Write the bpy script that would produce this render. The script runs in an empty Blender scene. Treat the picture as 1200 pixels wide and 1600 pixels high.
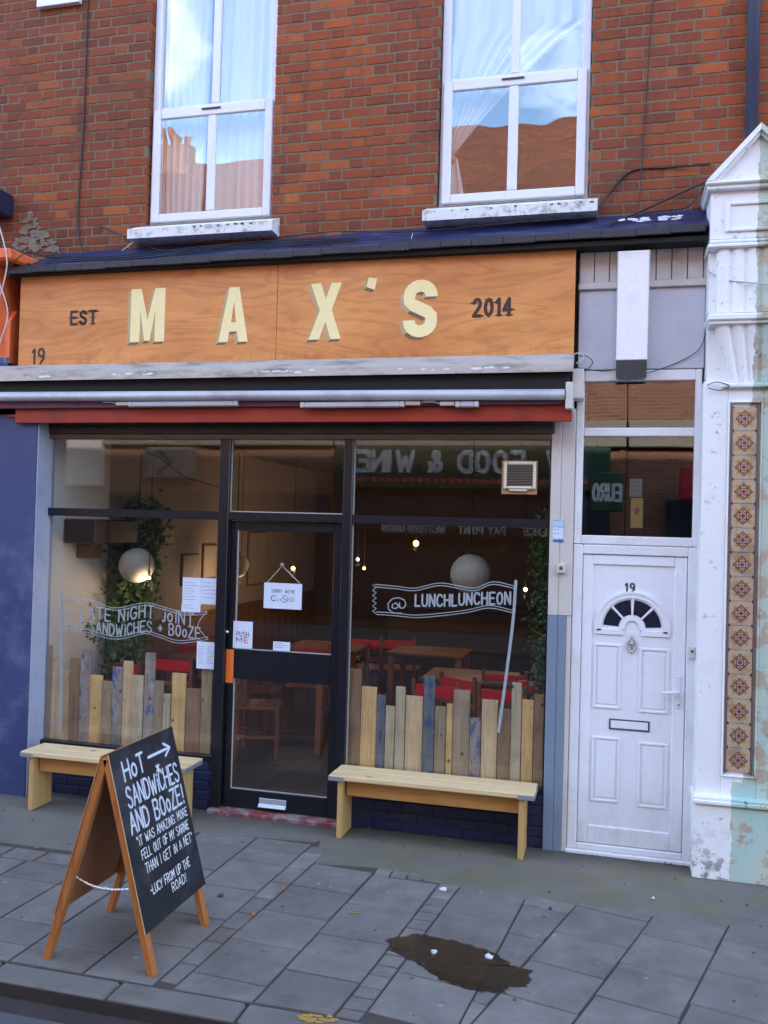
import bpy, math, random
import numpy as np
from mathutils import Vector, Matrix
rnd = random.Random(7)
PI = math.pi
SC = bpy.context.scene
COL = SC.collection

# ------------------------------------------------------------------ camera
FPX = 1400.0
CX, CY, CZ = 2.405, -6.390, 2.197
RV = Vector((0.96810515, 0.24907193, 0.02712192))
UV = Vector((-0.02193845, -0.023564, 0.99948159))
FV = Vector((-0.2495819, 0.96819828, 0.01734817))
CAMP = Vector((CX, CY, CZ))
cd = bpy.data.cameras.new('camera'); cam = bpy.data.objects.new('camera', cd); COL.objects.link(cam)
cam.matrix_world = Matrix(((RV.x, UV.x, -FV.x, CX), (RV.y, UV.y, -FV.y, CY), (RV.z, UV.z, -FV.z, CZ), (0, 0, 0, 1)))
cd.sensor_fit = 'VERTICAL'; cd.sensor_height = 32.0; cd.lens = 32.0 * FPX / 1600.0
cd.clip_start = 0.05; cd.clip_end = 2000
SC.camera = cam

# ------------------------------------------------------------------ light
SUN_EL, SUN_AZ = math.radians(21), math.radians(28)      # azimuth measured from +Y towards +X: behind the shop
w = bpy.data.worlds.new('World'); SC.world = w; w.use_nodes = True
nt = w.node_tree; nt.nodes.clear()
sky = nt.nodes.new('ShaderNodeTexSky'); sky.sky_type = 'NISHITA'; sky.sun_disc = False
sky.sun_elevation = SUN_EL; sky.sun_rotation = SUN_AZ; sky.dust_density = 1.5; sky.air_density = 1.0; sky.ozone_density = 2.6
tcw = nt.nodes.new('ShaderNodeTexCoord')
cl = nt.nodes.new('ShaderNodeTexNoise'); cl.inputs['Scale'].default_value = 2.6; cl.inputs['Detail'].default_value = 7; cl.inputs['Roughness'].default_value = .6
crp = nt.nodes.new('ShaderNodeValToRGB'); crp.color_ramp.elements[0].position = .52; crp.color_ramp.elements[1].position = .74
mixw = nt.nodes.new('ShaderNodeMix'); mixw.data_type = 'RGBA'
mixw.inputs[7].default_value = (9.0, 10.4, 12.4, 1)
bg = nt.nodes.new('ShaderNodeBackground'); bg.inputs[1].default_value = 0.15
wo = nt.nodes.new('ShaderNodeOutputWorld')
nt.links.new(tcw.outputs['Generated'], cl.inputs['Vector']); nt.links.new(cl.outputs[0], crp.inputs[0])
nt.links.new(crp.outputs[0], mixw.inputs[0]); nt.links.new(sky.outputs[0], mixw.inputs[6])
nt.links.new(mixw.outputs[2], bg.inputs[0]); nt.links.new(bg.outputs[0], wo.inputs[0])
sd = bpy.data.lights.new('sun', 'SUN'); sd.energy = 2.4; sd.angle = math.radians(.53); sd.color = (1, .93, .82)
so = bpy.data.objects.new('sun', sd); COL.objects.link(so)
sdir = Vector((math.sin(SUN_AZ) * math.cos(SUN_EL), math.cos(SUN_AZ) * math.cos(SUN_EL), math.sin(SUN_EL)))
so.rotation_euler = sdir.to_track_quat('Z', 'Y').to_euler()
SC.view_settings.view_transform = 'Standard'; SC.view_settings.look = 'None'
SC.view_settings.gamma = 1; SC.view_settings.use_curve_mapping = False
SC.view_settings.exposure = 2.78
try:
    SC.cycles.max_bounces = 10; SC.cycles.transparent_max_bounces = 16
    SC.cycles.sample_clamp_indirect = 4; SC.cycles.use_denoising = True
except Exception: pass

def at(px, py, Y=0.0):                      # a point of the photograph on the vertical plane y = Y
    d = (px - 600) / FPX * RV - (py - 800) / FPX * UV + FV
    return CAMP + d * ((Y - CY) / d.y)
def gd(px, py, Z=0.0):                      # ... on the horizontal plane z = Z
    d = (px - 600) / FPX * RV - (py - 800) / FPX * UV + FV
    return CAMP + d * ((Z - CZ) / d.z)
def sx(x, Y): return CX + (x - CX) * (Y - CY) / (-CY)     # facade-plane measure carried to the plane y = Y
def sz(z, Y): return CZ + (z - CZ) * (Y - CY) / (-CY)

# ------------------------------------------------------------------ materials
MATS = {}
def nodes(name):
    m = bpy.data.materials.new(name); m.use_nodes = True
    t = m.node_tree; t.nodes.clear()
    out = t.nodes.new('ShaderNodeOutputMaterial'); b = t.nodes.new('ShaderNodeBsdfPrincipled')
    t.links.new(b.outputs[0], out.inputs[0])
    return m, t, b, out
def coord(t, kind='pos', scale=(1, 1, 1)):
    if kind == 'pos': o = t.nodes.new('ShaderNodeNewGeometry').outputs['Position']
    else: o = t.nodes.new('ShaderNodeTexCoord').outputs['Object']
    mp = t.nodes.new('ShaderNodeMapping'); mp.inputs['Scale'].default_value = scale
    t.links.new(o, mp.inputs[0]); return mp.outputs[0]
def noise(t, vec, scale, detail=4, rough=.55, dist=0):
    n = t.nodes.new('ShaderNodeTexNoise'); n.inputs['Scale'].default_value = scale; n.inputs['Detail'].default_value = detail
    n.inputs['Roughness'].default_value = rough; n.inputs['Distortion'].default_value = dist
    t.links.new(vec, n.inputs['Vector']); return n.outputs[0]
def ramp(t, fac, stops):
    r = t.nodes.new('ShaderNodeValToRGB'); e = r.color_ramp.elements
    while len(e) < len(stops): e.new(.5)
    for k, (p, c) in enumerate(stops):
        e[k].position = p; e[k].color = (c, c, c, 1) if isinstance(c, (int, float)) else (*c, 1)
    t.links.new(fac, r.inputs[0]); return r.outputs[0]
def mixc(t, f, a, b, mode='MIX'):
    m = t.nodes.new('ShaderNodeMix'); m.data_type = 'RGBA'; m.blend_type = mode; m.clamp_factor = True
    for s, v in ((0, f), (6, a), (7, b)):
        if isinstance(v, (int, float)): m.inputs[s].default_value = v
        elif isinstance(v, tuple): m.inputs[s].default_value = (*v, 1)
        else: t.links.new(v, m.inputs[s])
    return m.outputs[2]
def math_(t, op, a, b=0.0, c=None, clamp=False):
    m = t.nodes.new('ShaderNodeMath'); m.operation = op; m.use_clamp = clamp
    for s, v in ((0, a), (1, b), (2, c)):
        if v is None: continue
        if isinstance(v, (int, float)): m.inputs[s].default_value = v
        else: t.links.new(v, m.inputs[s])
    return m.outputs[0]
def bump(t, b, h, strength=.3, dist=.01):
    n = t.nodes.new('ShaderNodeBump'); n.inputs['Strength'].default_value = strength; n.inputs['Distance'].default_value = dist
    t.links.new(h, n.inputs['Height']); t.links.new(n.outputs[0], b.inputs['Normal'])
def M(name, c1, c2=None, scale=6, rough=.6, bmp=.15, metal=0, kind='pos', stretch=(1, 1, 1), spec=.5, dirt=None, dirt_amt=.5, dirt_scale=3, fine=60, bdist=.004):
    if name in MATS: return MATS[name]
    m, t, b, out = nodes(name); c2 = c2 or tuple(v * .8 for v in c1)
    v = coord(t, kind, stretch); n = noise(t, v, scale, 5, .6)
    col = mixc(t, ramp(t, n, [(.3, 0.), (.7, 1.)]), c1, c2)
    nf = noise(t, v, fine, 3, .6)
    col = mixc(t, .35, col, mixc(t, nf, tuple(x * .7 for x in c1), tuple(min(1, x * 1.25) for x in c1)))
    if dirt:
        d = noise(t, v, dirt_scale, 8, .68)
        col = mixc(t, ramp(t, d, [(.5, 0.), (.5 + .25 * (1.15 - dirt_amt), dirt_amt)]), col, dirt)
    t.links.new(col, b.inputs['Base Color'])
    b.inputs['Roughness'].default_value = rough; b.inputs['Metallic'].default_value = metal
    b.inputs['Specular IOR Level'].default_value = spec
    if bmp: bump(t, b, mixc(t, .4, n, nf), bmp, bdist)
    MATS[name] = m; return m
def wood(name, c1, c2, axis='x', kind='pos', rough=.55, scale=1., ringy=1.0, knots=.0, spec=.4):
    if name in MATS: return MATS[name]
    m, t, b, out = nodes(name)
    s = {'x': (1.1, 14, 14), 'y': (14, 1.1, 14), 'z': (14, 14, 1.1)}[axis]
    v = coord(t, kind, tuple(q * scale for q in s))
    n1 = noise(t, v, 1.3, 6, .6, 1.2 * ringy)
    n2 = noise(t, v, 6, 5, .7, .2)
    v2 = coord(t, kind, (1, 1, 1)); n3 = noise(t, v2, 1.6, 3)
    col = mixc(t, ramp(t, n1, [(.38, 0.), (.48, .5), (.53, .2), (.64, 1.)]), c1, c2)
    col = mixc(t, .35, col, mixc(t, n2, tuple(x * .75 for x in c2), tuple(min(1, x * 1.15) for x in c1)))
    col = mixc(t, math_(t, 'MULTIPLY', ramp(t, n3, [(.35, 0.), (.7, 1.)]), .35), col, c2)
    if knots:
        vo = t.nodes.new('ShaderNodeTexVoronoi'); vo.inputs['Scale'].default_value = 5
        kv = coord(t, kind, {'x': (.55, 1, 1), 'y': (1, .55, 1), 'z': (1, 1, .55)}[axis]); t.links.new(kv, vo.inputs['Vector'])
        col = mixc(t, ramp(t, vo.outputs['Distance'], [(.05, knots), (.1, 0.)]), col, tuple(x * .3 for x in c2))
    t.links.new(col, b.inputs['Base Color']); b.inputs['Roughness'].default_value = rough
    b.inputs['Specular IOR Level'].default_value = spec
    bump(t, b, n2, .25, .002); MATS[name] = m; return m
def glass(name, f0=.06, wav=0., tint=(1, 1, 1), wscale=2.5, rough=0.):
    if name in MATS: return MATS[name]
    m = bpy.data.materials.new(name); m.use_nodes = True; t = m.node_tree; t.nodes.clear()
    out = t.nodes.new('ShaderNodeOutputMaterial'); g = t.nodes.new('ShaderNodeBsdfGlossy'); tr = t.nodes.new('ShaderNodeBsdfTransparent')
    g.inputs['Roughness'].default_value = rough; tr.inputs['Color'].default_value = (*tint, 1)
    geo = t.nodes.new('ShaderNodeNewGeometry'); vm = t.nodes.new('ShaderNodeVectorMath'); vm.operation = 'DOT_PRODUCT'
    t.links.new(geo.outputs['Incoming'], vm.inputs[0]); t.links.new(geo.outputs['Normal'], vm.inputs[1])
    c = math_(t, 'ABSOLUTE', vm.outputs['Value']); p = math_(t, 'POWER', math_(t, 'SUBTRACT', 1.0, c), 5.0)
    f = math_(t, 'ADD', f0, math_(t, 'MULTIPLY', p, 1 - f0), clamp=True)
    mx = t.nodes.new('ShaderNodeMixShader'); t.links.new(f, mx.inputs[0]); t.links.new(tr.outputs[0], mx.inputs[1]); t.links.new(g.outputs[0], mx.inputs[2])
    t.links.new(mx.outputs[0], out.inputs[0])
    if wav:
        n = noise(t, coord(t, 'pos'), wscale, 1, .4); bn = t.nodes.new('ShaderNodeBump'); bn.inputs['Strength'].default_value = 1.; bn.inputs['Distance'].default_value = wav
        t.links.new(n, bn.inputs['Height']); t.links.new(bn.outputs[0], g.inputs['Normal'])
    MATS[name] = m; return m
def emit(name, col, s):
    m = bpy.data.materials.new(name); m.use_nodes = True; t = m.node_tree; t.nodes.clear()
    out = t.nodes.new('ShaderNodeOutputMaterial'); e = t.nodes.new('ShaderNodeEmission'); e.inputs[0].default_value = (*col, 1); e.inputs[1].default_value = s
    t.links.new(e.outputs[0], out.inputs[0]); return m

def brick_mat(name, per_object):
    m, t, b, out = nodes(name)
    geo = t.nodes.new('ShaderNodeNewGeometry')
    if per_object: r = t.nodes.new('ShaderNodeObjectInfo').outputs['Random']
    else: r = geo.outputs['Random Per Island']
    pos = geo.outputs['Position']; sep = t.nodes.new('ShaderNodeSeparateXYZ'); t.links.new(pos, sep.inputs[0])
    x, z = sep.outputs[0], sep.outputs[2]
    base = ramp(t, r, [(0., (.17, .042, .022)), (.15, (.235, .050, .019)), (.40, (.29, .059, .018)), (.78, (.345, .074, .020)), (.93, (.42, .100, .026)), (1., (.50, .145, .036))])
    n = noise(t, pos, 28, 6, .65); n2 = noise(t, pos, 120, 3, .6)
    base = mixc(t, math_(t, 'MULTIPLY', ramp(t, n, [(.3, 0.), (.7, 1.)]), .6), base, mixc(t, n2, (.07, .02, .014), (.46, .14, .055)))
    # sooty weathering towards the left and just above the lead ledge; it belongs to the bricks
    g = noise(t, pos, 1.6, 6, .6)
    left = math_(t, 'MULTIPLY_ADD', x, -.20, .05, clamp=True)
    low = math_(t, 'MULTIPLY_ADD', z, -1.3, 6.2, clamp=True)
    soot = math_(t, 'MULTIPLY', math_(t, 'ADD', left, low), math_(t, 'MULTIPLY', g, 1.5), clamp=True)
    strk = ramp(t, noise(t, coord(t, 'pos', (3.5, 1, .35)), 1.8, 6, .65), [(.52, 0.), (.70, .6)]); soot = math_(t, 'MAXIMUM', soot, strk)
    base = mixc(t, math_(t, 'MULTIPLY', soot, .8), base, (.055, .03, .026))
    # spalled pits
    pit = ramp(t, noise(t, pos, 8, 9, .8), [(.665, 0.), (.69, 1.)])
    big = ramp(t, noise(t, pos, 1.1, 5, .6), [(.38, 0.), (.66, .55)]); base = mixc(t, big, base, (.12, .05, .035))
    base = mixc(t, pit, base, (.02, .012, .012))
    t.links.new(base, b.inputs['Base Color']); b.inputs['Roughness'].default_value = .85; b.inputs['Specular IOR Level'].default_value = .25
    h = mixc(t, .5, n, n2); h = math_(t, 'SUBTRACT', h, math_(t, 'MULTIPLY', pit, 1.2))
    bump(t, b, h, .7, .005); MATS[name] = m; return m

BRK_O = brick_mat('brick_single', True); BRK_S = brick_mat('brick_many', False)
MORTAR = M('mortar', (.20, .155, .105), (.14, .11, .08), 9, .95, .5, spec=.2, dirt=(.05, .04, .035), dirt_amt=.6)
UPVC = M('white_upvc', (.72, .73, .78), (.66, .67, .72), 2, .28, .03, spec=.5, dirt=(.45, .43, .38), dirt_amt=.12)
UPVC2 = M('white_upvc_weathered', (.76, .77, .80), (.70, .71, .74), 3, .35, .05, dirt=(.35, .32, .26), dirt_amt=.3, dirt_scale=4)
SILLM = M('sill_paint', (.74, .74, .74), (.66, .66, .65), 8, .6, .3, dirt=(.10, .09, .08), dirt_amt=.6, dirt_scale=14)
BLACK = M('black_paint', (.006, .007, .012), (.010, .011, .020), 4, .32, .06, spec=.5)
NAVY = M('navy_paint', (.010, .017, .055), (.014, .022, .07), 5, .45, .12, dirt=(.06, .06, .07), dirt_amt=.3)
LEADB = M('blue_lead', (.008, .012, .050), (.012, .024, .105), 4, .38, .5, stretch=(1, 3, 3), dirt=(.25, .28, .38), dirt_amt=.25, bdist=.02)
LEADK = M('black_felt', (.020, .020, .028), (.035, .035, .045), 5, .6, .4)
PLY = wood('plywood', (.56, .25, .075), (.36, .125, .032), 'x', rough=.45, scale=.42, ringy=3.5, knots=.35)
def ply_mat():
    m, t, b, out = nodes('plywood_figured')
    v = coord(t, 'pos', (.55, 1, 3.2)); n = noise(t, v, 1.25, 3, .5, 1.1)
    bands = math_(t, 'SINE', math_(t, 'MULTIPLY', n, 44.)); bands = math_(t, 'MULTIPLY_ADD', bands, .5, .5)
    big = noise(t, coord(t, 'pos', (.8, 1, 2.)), 1.8, 4, .6); fi = noise(t, coord(t, 'pos', (4, 40, 60)), 2.5, 5, .7)
    col = mixc(t, ramp(t, big, [(.3, 0.), (.7, 1.)]), (.76, .325, .095), (.58, .200, .052))
    col = mixc(t, math_(t, 'MULTIPLY', ramp(t, bands, [(.55, 0.), (1., 1.)]), .26), col, (.27, .085, .022))
    col = mixc(t, math_(t, 'MULTIPLY', ramp(t, fi, [(.45, 0.), (.75, 1.)]), .30), col, (.24, .08, .022))
    st = noise(t, coord(t, 'pos', (3, 3, .8)), 3, 6, .7); sp = t.nodes.new('ShaderNodeSeparateXYZ'); t.links.new(coord(t, 'pos'), sp.inputs[0])
    low = ramp(t, math_(t, 'MULTIPLY_ADD', sp.outputs[2], 1., -3.35), [(0., 1.), (.16, 0.)])
    col = mixc(t, math_(t, 'MULTIPLY', math_(t, 'MULTIPLY', low, ramp(t, st, [(.48, 0.), (.62, 1.)])), .7), col, (.09, .035, .018))
    t.links.new(col, b.inputs['Base Color']); t.links.new(ramp(t, fi, [(.3, .32), (.8, .55)]), b.inputs['Roughness']); bump(t, b, fi, .2, .001); return m
PLY = ply_mat()
PLYE = wood('plywood_edge', (.20, .09, .05), (.12, .05, .03), 'z')
CREAM = M('cream_letter', (.96, .79, .41), (.90, .70, .32), 10, .5, .05)
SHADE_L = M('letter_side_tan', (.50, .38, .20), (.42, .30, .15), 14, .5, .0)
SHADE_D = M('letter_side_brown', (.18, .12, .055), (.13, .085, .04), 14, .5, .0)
INK = M('dark_brown_ink', (.035, .015, .010), (.05, .02, .012), 10, .5, .0)
ALU = M('weathered_aluminium', (.50, .50, .47), (.40, .41, .40), 5, .38, .12, metal=.35, dirt=(.12, .12, .11), dirt_amt=.6, dirt_scale=5, stretch=(.6, 2, 2))
ALUB = M('awning_bar', (.50, .50, .54), (.38, .38, .43), 3, .5, .06, metal=.3, dirt=(.2, .16, .2), dirt_amt=.35)
REDP = M('red_paint', (.36, .030, .010), (.26, .020, .008), 4, .45, .1, dirt=(.10, .02, .015), dirt_amt=.5)
MAROON = M('maroon_cloth', (.12, .04, .07), (.20, .09, .12), 12, .8, .2)
SHUT = M('shutter_brown', (.055, .042, .035), (.035, .028, .025), 6, .5, .2, dirt=(.12, .09, .07), dirt_amt=.4)
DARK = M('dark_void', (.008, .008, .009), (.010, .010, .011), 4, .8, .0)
PINE = wood('bench_pine', (.80, .62, .36), (.54, .37, .17), 'x', knots=.9, scale=.8)
PINEZ = wood('bench_pine_upright', (.60, .39, .16), (.42, .25, .09), 'z', knots=.8)
PINED = wood('bench_apron_pine', (.56, .30, .09), (.38, .18, .05), 'x')
GALV = M('galvanised', (.42, .45, .52), (.33, .36, .42), 30, .4, .1, metal=.6)
BOARDW = wood('board_frame_wood', (.58, .23, .06), (.33, .10, .024), 'z', rough=.4)
HARDB = M('hardboard', (.46, .21, .09), (.36, .155, .065), 5, .7, .15, dirt=(.30, .14, .06), dirt_amt=.3)
CHALKB = M('blackboard', (.010, .011, .018), (.016, .018, .027), 6, .5, .05, dirt=(.07, .075, .09), dirt_amt=.5, dirt_scale=5)
CHALK = M('white_pen', (.80, .83, .88), (.70, .74, .82), 60, .6, .0)
CHALKD = M('pale_blue_pen', (.42, .48, .58), (.34, .40, .50), 60, .6, .0)
GPEN = M('window_pen', (.34, .39, .42), (.25, .29, .32), 50, .7, .0)
PAPER = M('white_paper', (.66, .74, .90), (.60, .68, .85), 3, .7, .04)
PTXT = M('paper_print', (.10, .12, .2), (.15, .17, .25), 30, .7, .0)
PTXTR = M('red_print', (.55, .08, .10), (.45, .06, .08), 30, .7, .0)
ORANGE = M('orange_sticker', (.85, .20, .035), (.80, .17, .03), 8, .5, .0)
SLABM = None
def slab_mat(name, per=True):
    m, t, b, out = nodes(name)
    geo = t.nodes.new('ShaderNodeNewGeometry'); pos = geo.outputs['Position']
    r = t.nodes.new('ShaderNodeObjectInfo').outputs['Random']
    base = ramp(t, r, [(0., (.155, .140, .126)), (.35, (.20, .182, .165)), (.7, (.235, .215, .194)), (1., (.29, .264, .235))])
    n = noise(t, pos, 5, 7, .65); f = noise(t, pos, 160, 3, .7)
    base = mixc(t, ramp(t, n, [(.35, 0.), (.68, .6)]), base, (.085, .074, .070))
    base = mixc(t, .4, base, mixc(t, f, (.06, .057, .056), (.30, .285, .27)))
    d = ramp(t, noise(t, pos, 2.2, 6, .6), [(.5, 0.), (.75, .5)])
    base = mixc(t, d, base, (.085, .07, .06))
    sp_ = ramp(t, noise(t, pos, 38, 6, .75), [(.60, 0.), (.68, .55)]); base = mixc(t, sp_, base, (.045, .040, .036))
    sp2 = ramp(t, noise(t, pos, 55, 5, .7), [(.64, 0.), (.70, .5)]); base = mixc(t, sp2, base, (.33, .31, .28))
    lich = ramp(t, noise(t, pos, 1.3, 8, .72), [(.55, 0.), (.62, .35)]); base = mixc(t, lich, base, (.26, .245, .22))
    vo = t.nodes.new('ShaderNodeTexVoronoi'); vo.inputs['Scale'].default_value = 4.2; t.links.new(pos, vo.inputs['Vector'])
    gum = ramp(t, vo.outputs['Distance'], [(.045, 1.), (.075, 0.)])
    base = mixc(t, math_(t, 'MULTIPLY', gum, .7), base, (.30, .30, .29))
    t.links.new(base, b.inputs['Base Color'])
    t.links.new(ramp(t, n, [(.3, .65), (.7, .85)]), b.inputs['Roughness']); b.inputs['Specular IOR Level'].default_value = .12
    bump(t, b, mixc(t, .5, n, f), .35, .004); return m
SLABM = slab_mat('paving_slab'); MATS['s'] = SLABM
JOINT = M('joint_sand', (.048, .041, .036), (.080, .068, .058), 20, .95, .4)
def apron_mat():
    m, t, b, out = nodes('apron_concrete')
    geo = t.nodes.new('ShaderNodeNewGeometry'); pos = geo.outputs['Position']
    sep = t.nodes.new('ShaderNodeSeparateXYZ'); t.links.new(pos, sep.inputs[0])
    n = noise(t, pos, 3.2, 8, .65); f = noise(t, pos, 140, 4, .7)
    base = mixc(t, ramp(t, n, [(.35, 0.), (.65, 1.)]), (.165, .145, .118), (.115, .102, .088))
    base = mixc(t, .35, base, mixc(t, f, (.06, .055, .05), (.24, .22, .2)))
    moss = math_(t, 'MULTIPLY', ramp(t, noise(t, pos, 2.4, 6, .6), [(.42, 0.), (.6, 1.)]), ramp(t, sep.outputs[0], [(.2, 0.), (1., 1.)]))
    base = mixc(t, math_(t, 'MULTIPLY', moss, .45), base, (.135, .115, .035))
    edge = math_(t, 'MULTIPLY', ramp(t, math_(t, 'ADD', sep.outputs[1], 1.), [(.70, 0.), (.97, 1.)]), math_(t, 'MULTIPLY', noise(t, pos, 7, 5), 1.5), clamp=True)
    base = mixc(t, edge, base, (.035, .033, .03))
    t.links.new(base, b.inputs['Base Color']); b.inputs['Roughness'].default_value = .8
    bump(t, b, mixc(t, .5, n, f), .4, .004); return m
APRON = apron_mat()
KERBM = M('kerb_granite', (.175, .162, .148), (.125, .115, .106), 4, .85, .3, spec=.12, fine=150, dirt=(.07, .06, .05), dirt_amt=.5)
TARMAC = M('road_tarmac', (.085, .085, .098), (.065, .065, .075), 3, .85, .5, fine=120)
WETM = None
def wet_mat():
    m, t, b, out = nodes('wet_patch')
    pos = t.nodes.new('ShaderNodeNewGeometry').outputs['Position']
    n = noise(t, pos, 7, 7, .65); t.links.new(mixc(t, n, (.012, .009, .006), (.040, .030, .020)), b.inputs['Base Color'])
    t.links.new(ramp(t, n, [(.4, .08), (.65, .32)]), b.inputs['Roughness'])
    bump(t, b, noise(t, pos, 40, 3), .12, .002)
    at_ = t.nodes.new('ShaderNodeAttribute'); at_.attribute_name = 'soak'
    a = math_(t, 'ADD', at_.outputs['Fac'], math_(t, 'MULTIPLY', math_(t, 'SUBTRACT', noise(t, pos, 16, 7, .7), .5), 1.0))
    al = ramp(t, a, [(.34, 0.), (.44, .80), (1.2, .95)])
    tr = t.nodes.new('ShaderNodeBsdfTransparent')
    mx = t.nodes.new('ShaderNodeMixShader'); t.links.new(al, mx.inputs[0])
    t.links.new(tr.outputs[0], mx.inputs[1]); t.links.new(b.outputs[0], mx.inputs[2]); t.links.new(mx.outputs[0], out.inputs[0])
    return m
WETM = wet_mat()

def pil_mat():
    m, t, b, out = nodes('pilaster_paint')
    pos = t.nodes.new('ShaderNodeNewGeometry').outputs['Position']; sep = t.nodes.new('ShaderNodeSeparateXYZ'); t.links.new(pos, sep.inputs[0])
    n = noise(t, pos, 5, 8, .7); f = noise(t, pos, 40, 5, .7)
    white = mixc(t, ramp(t, n, [(.55, 0.), (.75, .4)]), (.80, .81, .82), (.52, .50, .47))
    white = mixc(t, ramp(t, noise(t, pos, 13, 8, .75), [(.60, 0.), (.68, .75)]), white, (.20, .18, .16))
    low = ramp(t, sep.outputs[2], [(.0, 1.), (.35, 0.)])
    chip = math_(t, 'MULTIPLY', low, ramp(t, noise(t, pos, 17, 8, .75), [(.50, 0.), (.56, 1.)]))
    white = mixc(t, chip, white, (.17, .155, .15))
    green = mixc(t, ramp(t, n, [(.35, 0.), (.65, 1.)]), (.36, .56, .55), (.52, .58, .46))
    blueup = ramp(t, math_(t, 'MULTIPLY', sep.outputs[2], .33), [(.2, 1.), (.6, .35)])
    green = mixc(t, math_(t, 'SUBTRACT', 1., blueup), green, (.44, .50, .42))
    green = mixc(t, ramp(t, noise(t, pos, 7, 8, .7), [(.52, 0.), (.57, .9)]), green, (.42, .33, .24))
    green = mixc(t, ramp(t, noise(t, pos, 11, 8, .75), [(.60, 0.), (.66, 1.)]), green, (.10, .09, .07))
    wob = math_(t, 'ADD', sep.outputs[0], math_(t, 'MULTIPLY', math_(t, 'SUBTRACT', noise(t, pos, 14, 5), .5), .05))
    wob = math_(t, 'SUBTRACT', wob, math_(t, 'MULTIPLY', math_(t, 'SUBTRACT', sep.outputs[2], 0.), .004))
    side = math_(t, 'GREATER_THAN', wob, 3.235)
    lowb = math_(t, 'LESS_THAN', sep.outputs[2], 0.62)
    thr = math_(t, 'GREATER_THAN', wob, 3.165)
    side = math_(t, 'MAXIMUM', side, math_(t, 'MULTIPLY', lowb, thr))
    col = mixc(t, side, white, green)
    t.links.new(col, b.inputs['Base Color']); b.inputs['Roughness'].default_value = .6
    bump(t, b, mixc(t, .5, n, f), .35, .008); return m
PILM = pil_mat()
TILE_B = M('tile_buff', (.50, .38, .27), (.38, .27, .18), 60, .3, .1, kind='pos', fine=200, dirt=(.25, .18, .13), dirt_amt=.7, dirt_scale=6)
TILE_D = M('tile_dark', (.045, .05, .06), (.06, .06, .07), 20, .3, 0)
TILE_O = M('tile_ochre', (.50, .24, .04), (.42, .18, .03), 20, .3, 0)
TILE_R = M('tile_red', (.24, .035, .05), (.18, .03, .04), 20, .3, 0)
TILE_W = M('tile_white', (.42, .34, .29), (.36, .28, .24), 20, .3, 0)
NEIB = M('neighbour_blue', (.030, .046, .14), (.045, .070, .19), 2, .5, .05, dirt=(.12, .15, .26), dirt_amt=.6, dirt_scale=2.2)
NEIS = M('neighbour_pale_blue', (.36, .40, .52), (.30, .34, .48), 3, .5, .1, dirt=(.2, .16, .2), dirt_amt=.3)
ORNG = M('orange_render', (.78, .16, .045), (.70, .13, .035), 3, .55, .12, dirt=(.4, .08, .04), dirt_amt=.3)
GREYB = M('grey_blue_paint', (.19, .25, .33), (.16, .21, .29), 3, .5, .06, dirt=(.35, .37, .4), dirt_amt=.25)
BEIGE = M('beige_plastic', (.60, .57, .53), (.54, .51, .48), 3, .45, .05, dirt=(.3, .25, .2), dirt_amt=.3)
GPANEL = M('grey_panel', (.50, .53, .60), (.46, .48, .55), 1.5, .4, .04, dirt=(.25, .25, .3), dirt_amt=.2)
VENTM = M('vent_plastic', (.56, .54, .51), (.50, .48, .46), 3, .5, .05, dirt=(.25, .2, .17), dirt_amt=.35)
DGREY = M('dark_grey_metal', (.06, .06, .065), (.08, .08, .085), 5, .5, .1)
CABLE = M('black_cable', (.010, .010, .012), (.016, .016, .018), 8, .55, 0)
CABLEW = M('white_cable', (.55, .55, .53), (.45, .45, .43), 8, .5, 0)
CHROME = M('chrome', (.7, .7, .72), (.6, .6, .62), 8, .2, 0, metal=.95)
SILV = M('silver_plate', (.55, .58, .62), (.48, .5, .55), 8, .3, 0, metal=.4)
def grimy_white(name, c, zlo, zhi):
    m, t, b, out = nodes(name); pos = t.nodes.new('ShaderNodeNewGeometry').outputs['Position']; sp = t.nodes.new('ShaderNodeSeparateXYZ'); t.links.new(pos, sp.inputs[0])
    n = noise(t, pos, 4, 7, .65); f = noise(t, coord(t, 'pos', (6, 6, 3)), 2, 6, .7)
    col = mixc(t, ramp(t, n, [(.4, 0.), (.75, .18)]), c, tuple(v * .85 for v in c))
    g = math_(t, 'MULTIPLY', ramp(t, math_(t, 'MULTIPLY', sp.outputs[2], 1 / (zhi - zlo)), [(0., 1.), (1., 0.)]), ramp(t, f, [(.35, .1), (.7, 1.)]))
    col = mixc(t, math_(t, 'MULTIPLY', g, .6), col, (.30, .27, .23))
    t.links.new(col, b.inputs['Base Color']); t.links.new(ramp(t, f, [(.3, .22), (.8, .42)]), b.inputs['Roughness']); bump(t, b, n, .05, .004); return m
PVC_DOOR = grimy_white('door_white', (.80, .82, .87), 0, .6)
REDSTEP = M('red_step', (.25, .02, .025), (.16, .10, .10), 14, .7, .4, dirt=(.25, .23, .22), dirt_amt=.9, dirt_scale=9)
STEPC = M('step_concrete', (.17, .15, .14), (.13, .12, .11), 6, .8, .3)
GL_SHOP = glass('shop_glass', .052, .00035, (.95, .96, .97), 1.2)
GL_UP = glass('upper_glass', .15, .0045, (.95, .96, .97), 2.0)
GL_FAN = glass('fanlight_glass', .12, .0006, (.75, .78, .78), 2.)
GL_DARK = M('dark_door_glass', (.012, .014, .025), (.02, .022, .04), 30, .25, .3)
IW_WHITE = M('interior_cream', (.82, .78, .70), (.76, .72, .64), 2, .8, .05)
IW_TAN = M('interior_tan', (.40, .33, .27), (.34, .28, .22), 2, .8, .05)
IW_WOOD = wood('interior_panelling', (.24, .11, .055), (.15, .065, .035), 'z', scale=.5)
IW_DARK = M('interior_dark', (.05, .035, .03), (.035, .025, .022), 3, .8, .05)
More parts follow.
